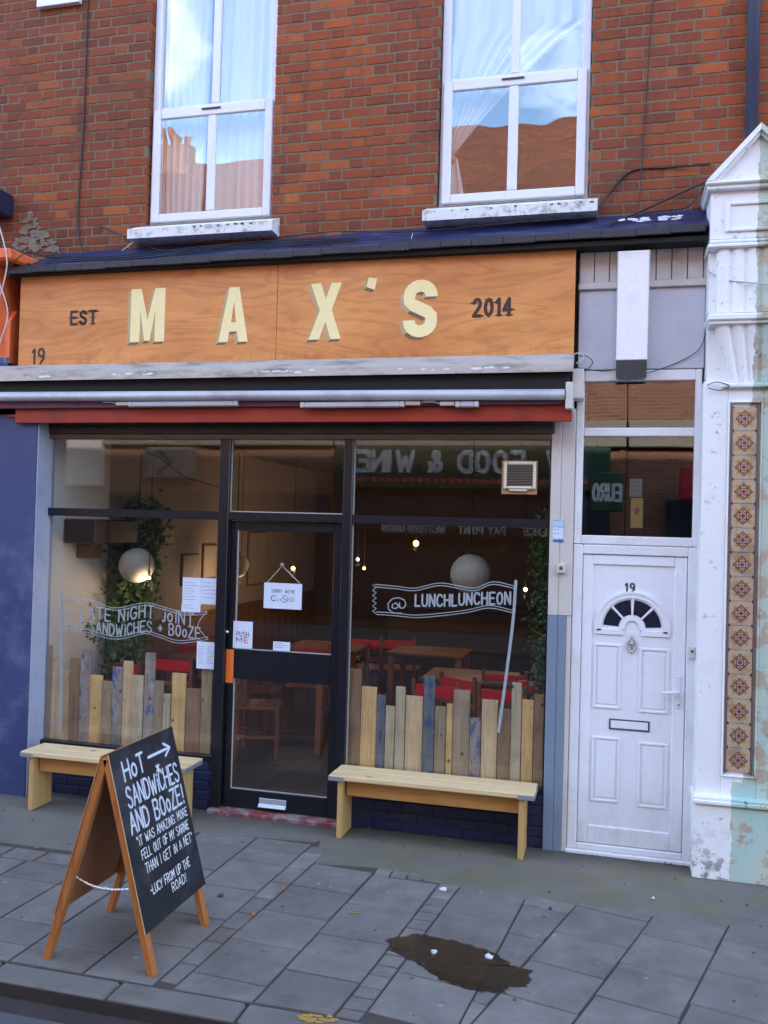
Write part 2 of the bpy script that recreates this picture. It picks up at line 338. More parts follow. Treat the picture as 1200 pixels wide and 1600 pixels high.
CEIL = M('ceiling', (.10, .085, .075), (.08, .07, .06), 2, .9, .05)
FLOORM = M('interior_floor', (.065, .055, .048), (.06, .05, .043), 2, .5, .1, dirt=(.16, .12, .09), dirt_amt=.4)
CHAIRW = wood('chair_wood', (.34, .13, .05), (.24, .085, .03), 'z', kind='obj')
CHAIRR = M('chair_red', (.75, .015, .015), (.65, .012, .012), 6, .4, .02, kind='obj')
TABW = wood('table_wood', (.22, .10, .05), (.15, .065, .03), 'x', kind='obj')
LEAF = M('ivy_leaf', (.045, .10, .022), (.09, .15, .03), 14, .45, .1)
LEAF2 = M('ivy_leaf_bright', (.10, .20, .035), (.06, .14, .03), 14, .45, .1)
STEM = M('ivy_stem', (.10, .07, .04), (.06, .05, .03), 10, .8, 0)
CURT = M('curtain_cloth', (.88, .86, .80), (.82, .80, .74), 3, .9, .1)
CURTB = M('curtain_blue_grey', (.36, .42, .50), (.30, .36, .44), 3, .9, .1)
GLOBE = M('globe_paper', (.55, .52, .42), (.38, .36, .28), 26, .8, .4)
FANW = M('fan_cream', (.74, .66, .52), (.66, .58, .44), 5, .4, .03)
CARD = M('cardboard', (.42, .26, .13), (.36, .22, .11), 6, .8, .1)
def plank_mat(name, c, c2, paint=None):
    m, t, b, out = nodes(name)
    v = coord(t, 'pos', (18, 18, 1.3)); n1 = noise(t, v, 1.2, 6, .65, 1.); pos = coord(t, 'pos')
    gr = noise(t, coord(t, 'pos', (60, 60, 2.2)), 1.6, 5, .7); col = mixc(t, ramp(t, n1, [(.36, 0.), (.64, 1.)]), c, c2); col = mixc(t, ramp(t, gr, [(.48, 0.), (.68, .55)]), col, tuple(x * .4 for x in c2))
    g = noise(t, pos, 4, 6, .65); col = mixc(t, ramp(t, g, [(.45, 0.), (.75, .6)]), col, tuple(x * .45 for x in c2))
    vo = t.nodes.new('ShaderNodeTexVoronoi'); vo.inputs['Scale'].default_value = 7.5; t.links.new(coord(t, 'pos', (1, 1, .8)), vo.inputs['Vector'])
    col = mixc(t, ramp(t, vo.outputs['Distance'], [(.06, .85), (.11, 0.)]), col, (.06, .025, .012))
    if paint:
        p = noise(t, coord(t, 'pos', (2, 2, 1)), 5, 6, .7)
        col = mixc(t, ramp(t, p, [(.54, 0.), (.58, .85)]), col, paint)
        p2 = noise(t, coord(t, 'pos', (2.2, 2, 1.2)), 6.3, 6, .7)
        col = mixc(t, ramp(t, p2, [(.58, 0.), (.62, .8)]), col, (.38, .38, .38))
    t.links.new(col, b.inputs['Base Color']); b.inputs['Roughness'].default_value = .8; bump(t, b, n1, .3, .003)
    return m
PK = {'p': plank_mat('plank_pale', (.80, .60, .34), (.66, .46, .24)), 'y': plank_mat('plank_yellow', (.86, .58, .24), (.70, .44, .16)),
      'g': plank_mat('plank_grey', (.46, .34, .21), (.33, .24, .14)), 'b': plank_mat('plank_brown', (.38, .23, .12), (.27, .16, .085)),
      'u': plank_mat('plank_blue_paint', (.42, .34, .27), (.32, .26, .22), (.03, .11, .28)), 'n': plank_mat('plank_navy', (.12, .15, .18), (.17, .19, .20), (.03, .07, .16)),
      'w': plank_mat('plank_whitish', (.64, .54, .34), (.50, .42, .26))}

# ------------------------------------------------------------------ mesh helpers
class MB:
    def __init__(s): s.v = []; s.f = []; s.m = []
    def add(s, vs, fs, mi=0):
        o = len(s.v); s.v += [tuple(p) for p in vs]; s.f += [tuple(i + o for i in f) for f in fs]; s.m += [mi] * len(fs); return s
    def box(s, x0, x1, y0, y1, z0, z1, c=0., mi=0, X=None):
        x0, x1 = min(x0, x1), max(x0, x1); y0, y1 = min(y0, y1), max(y0, y1); z0, z1 = min(z0, z1), max(z0, z1)
        c = min(c, (x1 - x0) * .4, (y1 - y0) * .4, (z1 - z0) * .4)
        if c <= 0:
            vs = [(x, y, z) for x in (x0, x1) for y in (y0, y1) for z in (z0, z1)]
            fs = [(0, 1, 3, 2), (4, 6, 7, 5), (0, 4, 5, 1), (2, 3, 7, 6), (0, 2, 6, 4), (1, 5, 7, 3)]
        else:
            vs = []; idx = {}
            for i, x in enumerate((x0, x1)):
                for j, y in enumerate((y0, y1)):
                    for k, z in enumerate((z0, z1)):
                        xi = x + (c if i == 0 else -c); yi = y + (c if j == 0 else -c); zi = z + (c if k == 0 else -c)
                        idx[i, j, k] = len(vs); vs += [(x, yi, zi), (xi, y, zi), (xi, yi, z)]
            fs = []
            q = lambda i, j, k, a: idx[i, j, k] + a
            for i in (0, 1): fs.append((q(i, 0, 0, 0), q(i, 1, 0, 0), q(i, 1, 1, 0), q(i, 0, 1, 0)))
            for j in (0, 1): fs.append((q(0, j, 0, 1), q(1, j, 0, 1), q(1, j, 1, 1), q(0, j, 1, 1)))
            for k in (0, 1): fs.append((q(0, 0, k, 2), q(1, 0, k, 2), q(1, 1, k, 2), q(0, 1, k, 2)))
            for i in (0, 1):
                for j in (0, 1): fs.append((q(i, j, 0, 0), q(i, j, 1, 0), q(i, j, 1, 1), q(i, j, 0, 1)))
                for k in (0, 1): fs.append((q(i, 0, k, 0), q(i, 1, k, 0), q(i, 1, k, 2), q(i, 0, k, 2)))
            for j in (0, 1):
                for k in (0, 1): fs.append((q(0, j, k, 1), q(1, j, k, 1), q(1, j, k, 2), q(0, j, k, 2)))
            for i in (0, 1):
                for j in (0, 1):
                    for k in (0, 1): fs.append((q(i, j, k, 0), q(i, j, k, 1), q(i, j, k, 2)))
        if X is not None: vs = [tuple(X @ Vector(p)) for p in vs]
        return s.add(vs, fs, mi)
    def prism(s, poly, axis, a, b, mi=0):       # closed polygon (2D) extruded along an axis from a to b
        n = len(poly)
        mk = {'x': lambda p, t: (t, p[0], p[1]), 'y': lambda p, t: (p[0], t, p[1]), 'z': lambda p, t: (p[0], p[1], t)}[axis]
        vs = [mk(p, a) for p in poly] + [mk(p, b) for p in poly]
        fs = [tuple(range(n)), tuple(range(2 * n - 1, n - 1, -1))] + [(i, (i + 1) % n, n + (i + 1) % n, n + i) for i in range(n)]
        return s.add(vs, fs, mi)
    def tube(s, pts, r, n=7, mi=0, caps=True):
        pts = [Vector(p) for p in pts]; rs = r if isinstance(r, (list, tuple)) else [r] * len(pts)
        vs = []; up = None
        for i, p in enumerate(pts):
            d = (pts[min(i + 1, len(pts) - 1)] - pts[max(i - 1, 0)]).normalized()
            if up is None: up = Vector((0, 0, 1)) if abs(d.z) < .9 else Vector((1, 0, 0))
            a = d.cross(up).normalized(); b_ = a.cross(d).normalized(); up = b_
            for k in range(n):
                t = 2 * PI * k / n; vs.append(p + a * math.cos(t) * rs[i] + b_ * math.sin(t) * rs[i])
        fs = [(i * n + k, i * n + (k + 1) % n, (i + 1) * n + (k + 1) % n, (i + 1) * n + k) for i in range(len(pts) - 1) for k in range(n)]
        if caps: fs += [tuple(range(n)), tuple(range((len(pts) - 1) * n, len(pts) * n))]
        return s.add(vs, fs, mi)
    def sphere(s, c, r, n=12, m=8, mi=0, sq=(1, 1, 1)):
        vs = [(c[0], c[1], c[2] + r * sq[2])]
        for j in range(1, m):
            for k in range(n):
                a = PI * j / m; t = 2 * PI * k / n
                vs.append((c[0] + r * sq[0] * math.sin(a) * math.cos(t), c[1] + r * sq[1] * math.sin(a) * math.sin(t), c[2] + r * sq[2] * math.cos(a)))
        vs.append((c[0], c[1], c[2] - r * sq[2])); L = len(vs) - 1
        fs = [(0, 1 + k, 1 + (k + 1) % n) for k in range(n)]
        fs += [(1 + j * n + k, 1 + (j + 1) * n + k, 1 + (j + 1) * n + (k + 1) % n, 1 + j * n + (k + 1) % n) for j in range(m - 2) for k in range(n)]
        fs += [(L, 1 + (m - 2) * n + (k + 1) % n, 1 + (m - 2) * n + k) for k in range(n)]
        return s.add(vs, fs, mi)
    def build(s, name, mats, parent=None, smooth=False, local=False, recalc=True):
        me = bpy.data.meshes.new(name)
        off = Vector((0, 0, 0))
        if parent is not None and not local:
            q = parent
            while q is not None: off += q.location; q = q.parent
        me.from_pydata([(v[0] - off.x, v[1] - off.y, v[2] - off.z) for v in s.v], [], s.f)
        mats = mats if isinstance(mats, (list, tuple)) else [mats]
        for m in mats: me.materials.append(m)
        if len(mats) > 1: me.polygons.foreach_set('material_index', s.m)
        if recalc:
            import bmesh
            bm = bmesh.new(); bm.from_mesh(me); bmesh.ops.recalc_face_normals(bm, faces=bm.faces); bm.to_mesh(me); bm.free()
        if smooth: me.polygons.foreach_set('use_smooth', [True] * len(me.polygons))
        o = bpy.data.objects.new(name, me); COL.objects.link(o)
        if parent is not None: o.parent = parent
        return o
def tag(o, label=None, cat=None, group=None, kind=None):
    if label: o['label'] = label
    if cat: o['category'] = cat
    if group: o['group'] = group
    if kind: o['kind'] = kind
    return o
def thing(name, loc, label, cat, group=None):
    o = bpy.data.objects.new(name, None); COL.objects.link(o); o.location = loc; o.empty_display_size = .1
    return tag(o, label, cat, group)
def copy_tree(o, parent=None):
    c = o.copy(); COL.objects.link(c)
    if parent is not None: c.parent = parent
    for ch in list(o.children): copy_tree(ch, c)
    return c
def smoothline(pts, k=5):
    P_ = [Vector(p) for p in pts]; out = []
    for i in range(len(P_) - 1):
        p0, p1, p2, p3 = P_[max(i - 1, 0)], P_[i], P_[i + 1], P_[min(i + 2, len(P_) - 1)]
        for j in range(k):
            t = j / k
            out.append(.5 * ((2 * p1) + (-p0 + p2) * t + (2 * p0 - 5 * p1 + 4 * p2 - p3) * t * t + (-p0 + 3 * p1 - 3 * p2 + p3) * t ** 3))
    out.append(P_[-1]); return out

GL = {'A': '0,0 2,6 4,0;.8,2.2 3.2,2.2', 'B': '0,0 0,6 2.4,6 3.4,5.2 3.2,3.9 2.2,3.2 0,3.2;2.2,3.2 3.6,2.4 3.7,1 2.6,0 0,0',
 'C': '3.7,4.9 2.9,5.9 1.3,6 .2,4.6 0,3 .2,1.4 1.3,0 2.9,.1 3.7,1.1', 'D': '0,0 0,6 1.9,6 3.4,4.9 3.8,3 3.4,1.1 1.9,0 0,0', 'E': '3.4,6 0,6 0,0 3.4,0;0,3.1 2.8,3.1',
 'F': '3.4,6 0,6 0,0;0,3.1 2.8,3.1', 'G': '3.7,4.9 2.9,5.9 1.3,6 .2,4.6 0,3 .2,1.4 1.3,0 2.9,.1 3.8,1.2 3.8,2.8 2.2,2.8', 'H': '0,0 0,6;3.7,0 3.7,6;0,3.1 3.7,3.1',
 'I': '1,0 1,6', 'J': '3,6 3,1.4 2.2,0 .9,0 0,1.2', 'K': '0,0 0,6;3.6,6 0,2.6;1.2,3.7 3.8,0', 'L': '0,6 0,0 3.2,0', 'M': '0,0 0,6 2.1,2 4.2,6 4.2,0', 'N': '0,0 0,6 3.6,0 3.6,6',
 'O': '1.9,6 .6,5.3 0,3 .6,.7 1.9,0 3.2,.7 3.8,3 3.2,5.3 1.9,6', 'P': '0,0 0,6 2.4,6 3.5,5.2 3.5,3.8 2.4,2.9 0,2.9', 'R': '0,0 0,6 2.4,6 3.5,5.2 3.5,3.8 2.4,2.9 0,2.9;1.6,2.9 3.7,0',
 'S': '3.5,5 2.7,5.9 1.2,6 .2,5.2 .3,3.9 1.4,3.2 2.6,2.8 3.6,1.9 3.5,.8 2.4,0 1,.1 0,1.1', 'T': '0,6 4,6;2,6 2,0', 'U': '0,6 0,1.5 .9,.1 2.6,.1 3.6,1.5 3.6,6', 'V': '0,6 2,0 4,6',
 'W': '0,6 1.2,0 2.5,4.2 3.8,0 5,6', 'X': '0,6 3.8,0;0,0 3.8,6', 'Y': '0,6 1.9,3 3.8,6;1.9,3 1.9,0', 'Z': '0,6 3.6,6 0,0 3.7,0', 'o': '1.5,4 .4,3.3 0,2 .4,.7 1.5,0 2.6,.7 3,2 2.6,3.3 1.5,4',
 'i': '.6,0 .6,4;.6,5.3 .6,5.6', 'j': '1.6,4 1.6,.4 .8,-.6 0,0;1.6,5.3 1.6,5.6', '0': '1.8,6 .5,5 0,3 .5,1 1.8,0 3.1,1 3.6,3 3.1,5 1.8,6', '1': '0,4.8 1.2,6 1.2,0',
 '2': '.1,4.8 1,6 2.7,6 3.5,4.8 3.2,3.4 0,0 3.7,0', '4': '2.8,0 2.8,6 0,1.9 3.8,1.9', '9': '3.4,3.6 2,2.8 .5,3.4 .1,4.7 1,6 2.6,6 3.5,4.6 3.3,2 1.4,0', '&': '3.8,0 .8,4.6 1,5.8 2.2,5.9 2.6,4.8 .3,2.2 .3,.8 1.6,0 3.8,2.6',
 '+': '0,3 3,3;1.5,4.5 1.5,1.5', '!': '.6,6 .6,1.8;.6,.4 .6,0', '"': '0,6 0,4.6;1,6 1,4.6', "'": '0,6 -.2,4.6', '-': '0,3 2.6,3', '.': '.2,.2 .2,0', '@': '2.9,2.2 2.2,3.9 1.2,3.2 1.1,1.9 2,1.5 2.9,2.4 3.1,4 3.2,1.8 4.2,1.7 4.8,3.2 4.4,5 2.8,6 1.1,5.5 0,3.6 .2,1.2 1.6,-.3 3.6,-.3', ' ': ''}
def glyphs(text, h, ws=.8, gap=1.3, jit=0., rng=None):     # strokes in metres, total width
    out = []; x = 0.; u = h / 6.
    for ch in text:
        g = GL.get(ch, ''); wd = 2.2
        if g:
            st = [[tuple(map(float, p.split(','))) for p in q.split()] for q in g.split(';')]
            wd = max(p[0] for q in st for p in q)
            sc = 1 + (rng.uniform(-jit, jit) if rng else 0); dy = rng.uniform(-jit, jit) * 2 if rng else 0; sh = rng.uniform(-jit, jit) if rng else 0
            for q in st: out.append([((x + (p[0] + sh * p[1] * .3) * ws) * u, (p[1] * sc + dy) * u) for p in q])
        x += wd * ws + gap
    return out, (x - gap) * u
def ribbon(mb, pts, wd, fn, lay=[0], mi=0, disc=True):     # flat pen stroke; fn(u, v, layer) -> 3D
    for a, b in zip(pts[:-1], pts[1:]):
        dx, dy = b[0] - a[0], b[1] - a[1]; L = math.hypot(dx, dy)
        if L < 1e-6: continue
        nx, ny = -dy / L * wd / 2, dx / L * wd / 2
        l = lay[0] % 12; lay[0] += 1
        mb.add([fn(a[0] + nx, a[1] + ny, l), fn(a[0] - nx, a[1] - ny, l), fn(b[0] - nx, b[1] - ny, l), fn(b[0] + nx, b[1] + ny, l)], [(0, 1, 2, 3)], mi)
    if disc:
        for p in pts:
            l = lay[0] % 12; lay[0] += 1
            mb.add([fn(p[0] + wd / 2 * math.cos(2 * PI * k / 8), p[1] + wd / 2 * math.sin(2 * PI * k / 8), l) for k in range(8)], [tuple(range(8))], mi)
def write(mb, text, h, wd, fn, ws=.8, gap=1.3, jit=0., rng=None, fit=None, mi=0, disc=True):
    st, W = glyphs(text, h, ws, gap, jit, rng); k = (fit / W) if fit else 1
    for q in st: ribbon(mb, [(p[0] * k, p[1]) for p in q], wd, fn, mi=mi, disc=disc)
    return W * k
def planefn(O, U, V, N, e=.0001):                          # lettering plane: origin, two directions, outward normal
    O, U, V, N = map(Vector, (O, U, V, N))
    return lambda u, v, l=0: tuple(O + U * u + V * v + N * (e * l))
def flat2d(contours, name, mat, X, depth=.0, parent=None):
    cu = bpy.data.curves.new(name, 'CURVE'); cu.dimensions = '2D'; cu.fill_mode = 'BOTH'; cu.extrude = depth
    for c in contours:
        sp = cu.splines.new('POLY'); sp.points.add(len(c) - 1); sp.use_cyclic_u = True
        for i, p in enumerate(c): sp.points[i].co = (p[0], p[1], 0, 1)
    tmp = bpy.data.objects.new(name, cu); me = bpy.data.meshes.new_from_object(tmp); bpy.data.objects.remove(tmp)
    me.transform(X); me.materials.clear(); me.materials.append(mat)
    o = bpy.data.objects.new(name, me); COL.objects.link(o)
    if parent is not None:
        off = Vector((0, 0, 0)); q = parent
        while q is not None: off += q.location; q = q.parent
        me.transform(Matrix.Translation(-off)); o.parent = parent
    return o
YUP = Matrix(((1, 0, 0, 0), (0, 0, 1, 0), (0, 1, 0, 0), (0, 0, 0, 1)))   # 2D sheet (x, y) -> wall (x, z)

# ================================================================== GROUND
mb = MB(); mb.add([(-600, -600, -.35), (600, -600, -.35), (600, 600, -.35), (-600, 600, -.35)], [(0, 1, 2, 3)])
tag(mb.build('ground', TARMAC), kind='structure')
mb = MB(); mb.box(-60, 60, -9.9, -2.664, -.30, -.08)
tag(mb.build('road', TARMAC), kind='structure')
gut = MB().box(-60, 60, -2.78, -2.664, -.10, -.076, .004).build('gutter', M('gutter_dirt_shade', (.028, .022, .02), (.045, .036, .03), 6, .9, .4)); tag(gut, kind='structure'); MB().box(-60, 60, -2.6675, -2.6625, -.0755, -.016).build('kerb_shade_film', bpy.data.materials['gutter_dirt_shade'], gut)  # both strips paint the shade of the kerb face dark, along with gutter dirt
pav = MB().box(-60, 60, -2.505, 9.5, -.2, -.008).build('pavement', JOINT); tag(pav, kind='structure')
fpv = MB().box(-60, 60, -12.45, -9.9, -.3, 0, .02).build('far_pavement', KERBM); tag(fpv, kind='structure')

# column edges of the paving: x at (y=-0.87, y=-2.5)
def lineX(p, q): return lambda y: p[0] + (q[0] - p[0]) * (y - p[1]) / (q[1] - p[1])
E = {k: lineX(*v) for k, v in {
    'z3': ((-3.25, -.87), (-3.25, -2.5)), 'z2': ((-2.83, -.87), (-2.83, -2.5)), 'z1': ((-2.42, -.87), (-2.42, -2.5)), 'z0': ((-2.0, -.87), (-2.02, -2.5)), 'y': ((-1.6, -.87), (-1.62, -2.5)), 'x': ((-1.19, -.87), (-1.22, -2.5)),
    'a': ((-.76, -.87), (-.83, -2.5)), 'b': ((-.41, -.87), (-.46, -2.5)), 'c': ((.025, -.5), (-.045, -2.5)), 'd': ((.44, -.35), (.335, -2.5)), 'e': ((.555, -.8), (.435, -2.5)),
    'f': ((.965, -.87), (.84, -2.5)), 'g': ((1.40, -.87), (1.235, -2.5)), 'h': ((1.53, -.87), (1.355, -2.5)), 'i': ((1.94, -.87), (1.775, -2.5)), 'j': ((2.25, -.87), (1.80, -2.5)),
    'k': ((2.69, -.87), (2.19, -2.5)), 'l': ((3.10, -.87), (2.61, -2.5)), 'm': ((3.50, -.87), (3.02, -2.5)), 'n': ((3.91, -.87), (3.43, -2.5)), 'o': ((4.32, -.87), (3.84, -2.5))}.items()}
def rows(y0, steps): 
    out = [y0]
    for s_ in steps: out.append(out[-1] - s_)
    return out
cols = [('z3', 'z2', rows(-1.34, [.40, .41, .35]), 0), ('z2', 'z1', rows(-1.34, [.30, .41, .45]), 0), ('z1', 'z0', rows(-1.34, [.42, .4, .34]), 0), ('z0', 'y', rows(-1.34, [.28, .45, .43]), 0), ('y', 'x', rows(-1.34, [.4, .42, .34]), 0), ('x', 'a', rows(-1.34, [.26, .48, .42]), 0), ('a', 'b', rows(-1.34, [.26, .49, .24, .17]), 0),
        ('b', 'c', rows(-.47, [.22, .42, .40, .40, .38, .21]), 0), ('c', 'd', rows(-.47, [.2, .22, .43, .42, .36, .40]), -.02), ('e', 'f', rows(-.80, [.37, .38, .385, .385, .18]), -.07),
        ('f', 'g', rows(-.86, [.46, .42, .42, .34]), -.04), ('h', 'i', rows(-.87, [.37, .39, .39, .4, .1]), -.13), ('i', 'j', rows(-.86, [.15, .40, .37, .40, .3]), -.22),
        ('j', 'k', rows(-.85, [.09, .375, .375, .375, .38, .2]), -.22), ('k', 'l', rows(-.83, [.37, .375, .375, .375, .38]), -.22), ('l', 'm', rows(-.78, [.36, .375, .38, .375, .38]), -.22),
        ('m', 'n', rows(-.7, [.38, .375, .38, .375, .38]), -.22), ('n', 'o', rows(-.62, [.38, .375, .38, .375, .38]), -.22)]
g_ = .006
def slab(a, b, y0, y1, sl, name='paving_slab', top=None):
    ea, eb = E[a], E[b]; g = g_ * rnd.uniform(.7, 1.5)
    yb0 = y0 + sl * (eb(y0) - ea(y0)); yb1 = y1 + sl * (eb(y1) - ea(y1))
    P4 = [(ea(y0) + g, y0 - g), (eb(yb0) - g, yb0 - g), (eb(yb1) - g, max(yb1, -2.5) + g), (ea(y1) + g, max(y1, -2.5) + g)]
    if P4[0][1] - P4[3][1] < .02 or P4[1][1] - P4[2][1] < .02: return
    if P4[1][0] - P4[0][0] < .02 or P4[2][0] - P4[3][0] < .003: return
    t = [(top or 0) + rnd.uniform(-.0015, .0015) for _ in range(4)]; c = .004
    cx = sum(p[0] for p in P4) / 4; cy = sum(p[1] for p in P4) / 4
    def ins(p, d): v = Vector((cx - p[0], cy - p[1])); v.normalize(); return (p[0] + v.x * d, p[1] + v.y * d)
    vs = [(p[0], p[1], -.03) for p in P4] + [(p[0], p[1], t[i] - c) for i, p in enumerate(P4)] + [(*ins(p, c * 1.4), t[i]) for i, p in enumerate(P4)]
    fs = [(8, 9, 10, 11)] + [(4 + i, 4 + (i + 1) % 4, 8 + (i + 1) % 4, 8 + i) for i in range(4)] + [(i, (i + 1) % 4, 4 + (i + 1) % 4, 4 + i) for i in range(4)]
    MB().add(vs, fs).build(name, SLABM, pav)
for a, b, ys, sl in cols:
    for y0, y1 in zip(ys[:-1], ys[1:]): slab(a, b, y0, y1, sl)
    # small setts fill up to the kerb
    if ys[-1] > -2.42:
        n = 4; ea, eb = E[a], E[b]
        for q in range(n):
            E['s0'] = lambda y, q=q: ea(y) + (eb(y) - ea(y)) * q / n; E['s1'] = lambda y, q=q: ea(y) + (eb(y) - ea(y)) * (q + 1) / n
            slab('s0', 's1', ys[-1] + sl * (eb(-2.4) - ea(-2.4)) * q / n, -2.5, 0, 'paving_sett')
for a, b, y0, st in (('d', 'e', -.50, [.13, .28, .25, .25, .22, .2, .17, .25, .2]), ('g', 'h', -.86, [.12, .11, .105, .1, .11, .12, .12, .11, .1, .12, .11, .12, .1, .11, .12])):
    yy = y0
    for s_ in st: slab(a, b, yy, yy - s_, -.05, 'paving_sett'); yy -= s_
# row of setts by the tarmac strip on the left
for q in range(10):
    x0 = -3.2 + q * .255
    E['s0'] = lambda y, x0=x0: x0; E['s1'] = lambda y, x0=x0: x0 + .25
    slab('s0', 's1', -1.16, -1.335, 0, 'paving_sett')
for q in range(4):
    E['s0'] = lambda y, q=q: .97 + q * .107; E['s1'] = lambda y, q=q: .97 + (q + 1) * .107
    slab('s0', 's1', -.74, -.855, -.05, 'paving_sett')
# plain concrete against the shopfront
ap = MB()
ap.prism([(-3.3, 0.0), (-3.3, -1.15), (-1.02, -1.10), (-.42, -1.3), (-.42, -.5), (.44, -.42), (.46, -.38), (.565, -.80), (.98, -.74), (1.40, -.86), (1.95, -.95), (2.27, -.93), (2.70, -.95), (3.12, -.93), (3.55, -.88), (4.4, -.82), (4.4, 0.0)], 'z', -.03, -.002)
apo = ap.build('concrete_strip', APRON, pav)
# kerb
kerb = MB().box(-60, 60, -2.655, -2.507, -.22, -.02).build('kerb', JOINT); tag(kerb, kind='structure')
xx = -4.07
while xx < 6:
    L = .65 if xx > -1 else .9
    L = {True: .645}.get(abs(xx - .17) < .05, L)
    MB().box(xx + .006, xx + L - .006, -2.662, -2.512, -.2, .002 + rnd.uniform(-.002, .002), .012).build('kerbstone', KERBM, kerb)
    xx += L
# damp stain
out = [gd(*p) for p in [(600, 1470), (612, 1464), (640, 1460), (672, 1461), (700, 1468), (735, 1476), (770, 1488), (790, 1500), (800, 1510), (822, 1514), (833, 1522), (828, 1534), (822, 1542), (800, 1544), (790, 1552), (765, 1553), (745, 1550), (720, 1545), (690, 1532), (668, 1520), (655, 1508), (640, 1500), (620, 1490), (604, 1482)]]
ol = []
for i, p in enumerate(out):
    q = out[(i + 1) % len(out)]
    for t in (0, .33, .66): ol.append(p.lerp(q, t) + Vector((rnd.uniform(-.012, .012), rnd.uniform(-.012, .012), 0)))
cg = sum(ol, Vector((0, 0, 0))) / len(ol); N_ = len(ol); rings = [1.10, .93, .70, .35]
MBp = MB(); MBp.add([tuple((cg + (p - cg) * k)[:2]) + (.0035,) for k in rings for p in ol] + [(cg.x, cg.y, .0035)],
        [(r * N_ + i, r * N_ + (i + 1) % N_, (r + 1) * N_ + (i + 1) % N_, (r + 1) * N_ + i) for r in range(3) for i in range(N_)] + [(3 * N_ + i, 3 * N_ + (i + 1) % N_, 4 * N_) for i in range(N_)])
stn = MBp.build('damp_stain', WETM); at__ = stn.data.attributes.new('soak', 'FLOAT', 'POINT'); at__.data.foreach_set('value', [v for v in (0., .55, 1., 1.) for _ in range(N_)] + [1.])
tag(stn, 'dark wet stain spread over the paving slabs in front of the right bench', 'stain')
def scrap(px, py, s, m, label, cat, g=None):
    c = gd(px, py); b = MB(); n = 7
    pts = [(c.x + s * rnd.uniform(.6, 1.1) * math.cos(2 * PI * k / n), c.y + s * rnd.uniform(.6, 1.1) * math.sin(2 * PI * k / n), .007 + rnd.uniform(0, .012)) for k in range(n)]
    b.add([(c.x, c.y, .016)] + pts + [(p[0], p[1], .004) for p in pts], [(0, 1 + k, 1 + (k + 1) % n) for k in range(n)] + [(1 + k, 8 + k, 8 + (k + 1) % n, 1 + (k + 1) % n) for k in range(n)])
    return tag(b.build('litter_scrap', m), label, cat, g)
LW = M('litter_white', (.7, .72, .75), (.6, .6, .62), 30, .7, .1); LO = M('litter_leaf', (.45, .18, .05), (.3, .12, .04), 30, .7, .1); LB = M('litter_blue', (.03, .08, .35), (.02, .05, .2), 30, .5, .1)
scrap(692, 1391, .030, LW, 'crumpled white paper scrap at the corner of the narrow sett strip', 'litter')
scrap(678, 1489, .022, LW, 'small white scrap lying at the left end of the damp stain', 'litter')
scrap(764, 1497, .024, LW, 'white paper scrap lying at the right of the damp stain', 'litter')
scrap(859, 1421, .013, LB, 'tiny blue scrap on the paving below the bench leg', 'litter')
scrap(396, 1431, .014, LO, 'dry orange leaf on the setts right of the blackboard, lower one', 'leaf')
scrap(443, 1391, .014, LO, 'dry orange leaf on the sett strip, upper one', 'leaf')
scrap(57, 1326, .016, LO, 'orange leaf on the concrete left of the blackboard', 'leaf')
scrap(1020, 1405, .012, LW, 'small pale scrap on the concrete in front of the white door', 'litter')
scrap(345, 1401, .02, DGREY, 'dark round blob on a slab right of the blackboard', 'spot')
# worn yellow paint on kerb slabs
YEL = M('yellow_road_paint', (.42, .25, .05), (.34, .2, .05), 20, .8, .2)
b = MB()
for _ in range(22):
    c = gd(470 + rnd.uniform(0, 55), 1590 + rnd.uniform(-2, 9)); 
    b.add([(c.x + rnd.uniform(.01, .03) * math.cos(2 * PI * k / 6), c.y + rnd.uniform(.006, .015) * math.sin(2 * PI * k / 6), .0045 + _ * .0001) for k in range(6)], [tuple(range(6))])
for _ in range(8):
    c = gd(551 + rnd.uniform(-8, 8), 1424 + rnd.uniform(-6, 6)); 
    b.add([(c.x + rnd.uniform(.004, .012) * math.cos(2 * PI * k / 6), c.y + rnd.uniform(.004, .012) * math.sin(2 * PI * k / 6), .0045 + _ * .0001) for k in range(6)], [tuple(range(6))])
tag(b.build('yellow_paint_mark', YEL, pav), kind='stuff')

gr_ = MB()
for _ in range(300):
    if _ % 3: x_, y_ = rnd.uniform(-2.1, 3.3), -.005 - abs(rnd.gauss(.04, .05)) - (.26 if 0 else 0)
    else: x_, y_ = rnd.uniform(-2.5, 3.4), rnd.uniform(-2.4, -.1)
    r_ = rnd.uniform(.003, .009)
    gr_.box(x_ - r_, x_ + r_, y_ - r_ * .8, y_ + r_ * .8, .001, .001 + r_ * .8, r_ * .3)
tag(gr_.build('grit', M('grit', (.16, .13, .10), (.07, .055, .045), 60, .9, .2)), 'fine grit and crumbs scattered over the pavement and along the foot of the shopfront', 'grit', kind='stuff')

# ================================================================== BRICK BUILDING
YB = .10
bld = thing('brick_building', (0, 0, 0), 'red brick upper storey with two white sash windows above the sandwich shop', 'building')
WZ0 = 4.28; WX0, WX1 = -3.6, 4.6; WTOP = 9.2
k1 = (YB - CY) / -CY
wins = [(sx(-1.235, .16), sx(-.175, .16), 4.595, 6.92), (sx(1.105, .16), sx(2.175, .16), 4.595, 6.92)]
mw = MB()
xs = [WX0, wins[0][0] - .006, wins[0][1] + .006, wins[1][0] - .006, wins[1][1] + .006, WX1]
YM = YB + .003
for i in (0, 2, 4): mw.box(xs[i], xs[i + 1], YM, YM + .25, WZ0, WTOP)
for i in (1, 3):
    mw.box(xs[i], xs[i + 1], YM, YM + .25, WZ0, wins[0][2] - .006); mw.box(xs[i], xs[i + 1], YM, YM + .25, 6.93, WTOP)
wallo = mw.build('mortar_wall', MORTAR, bld)
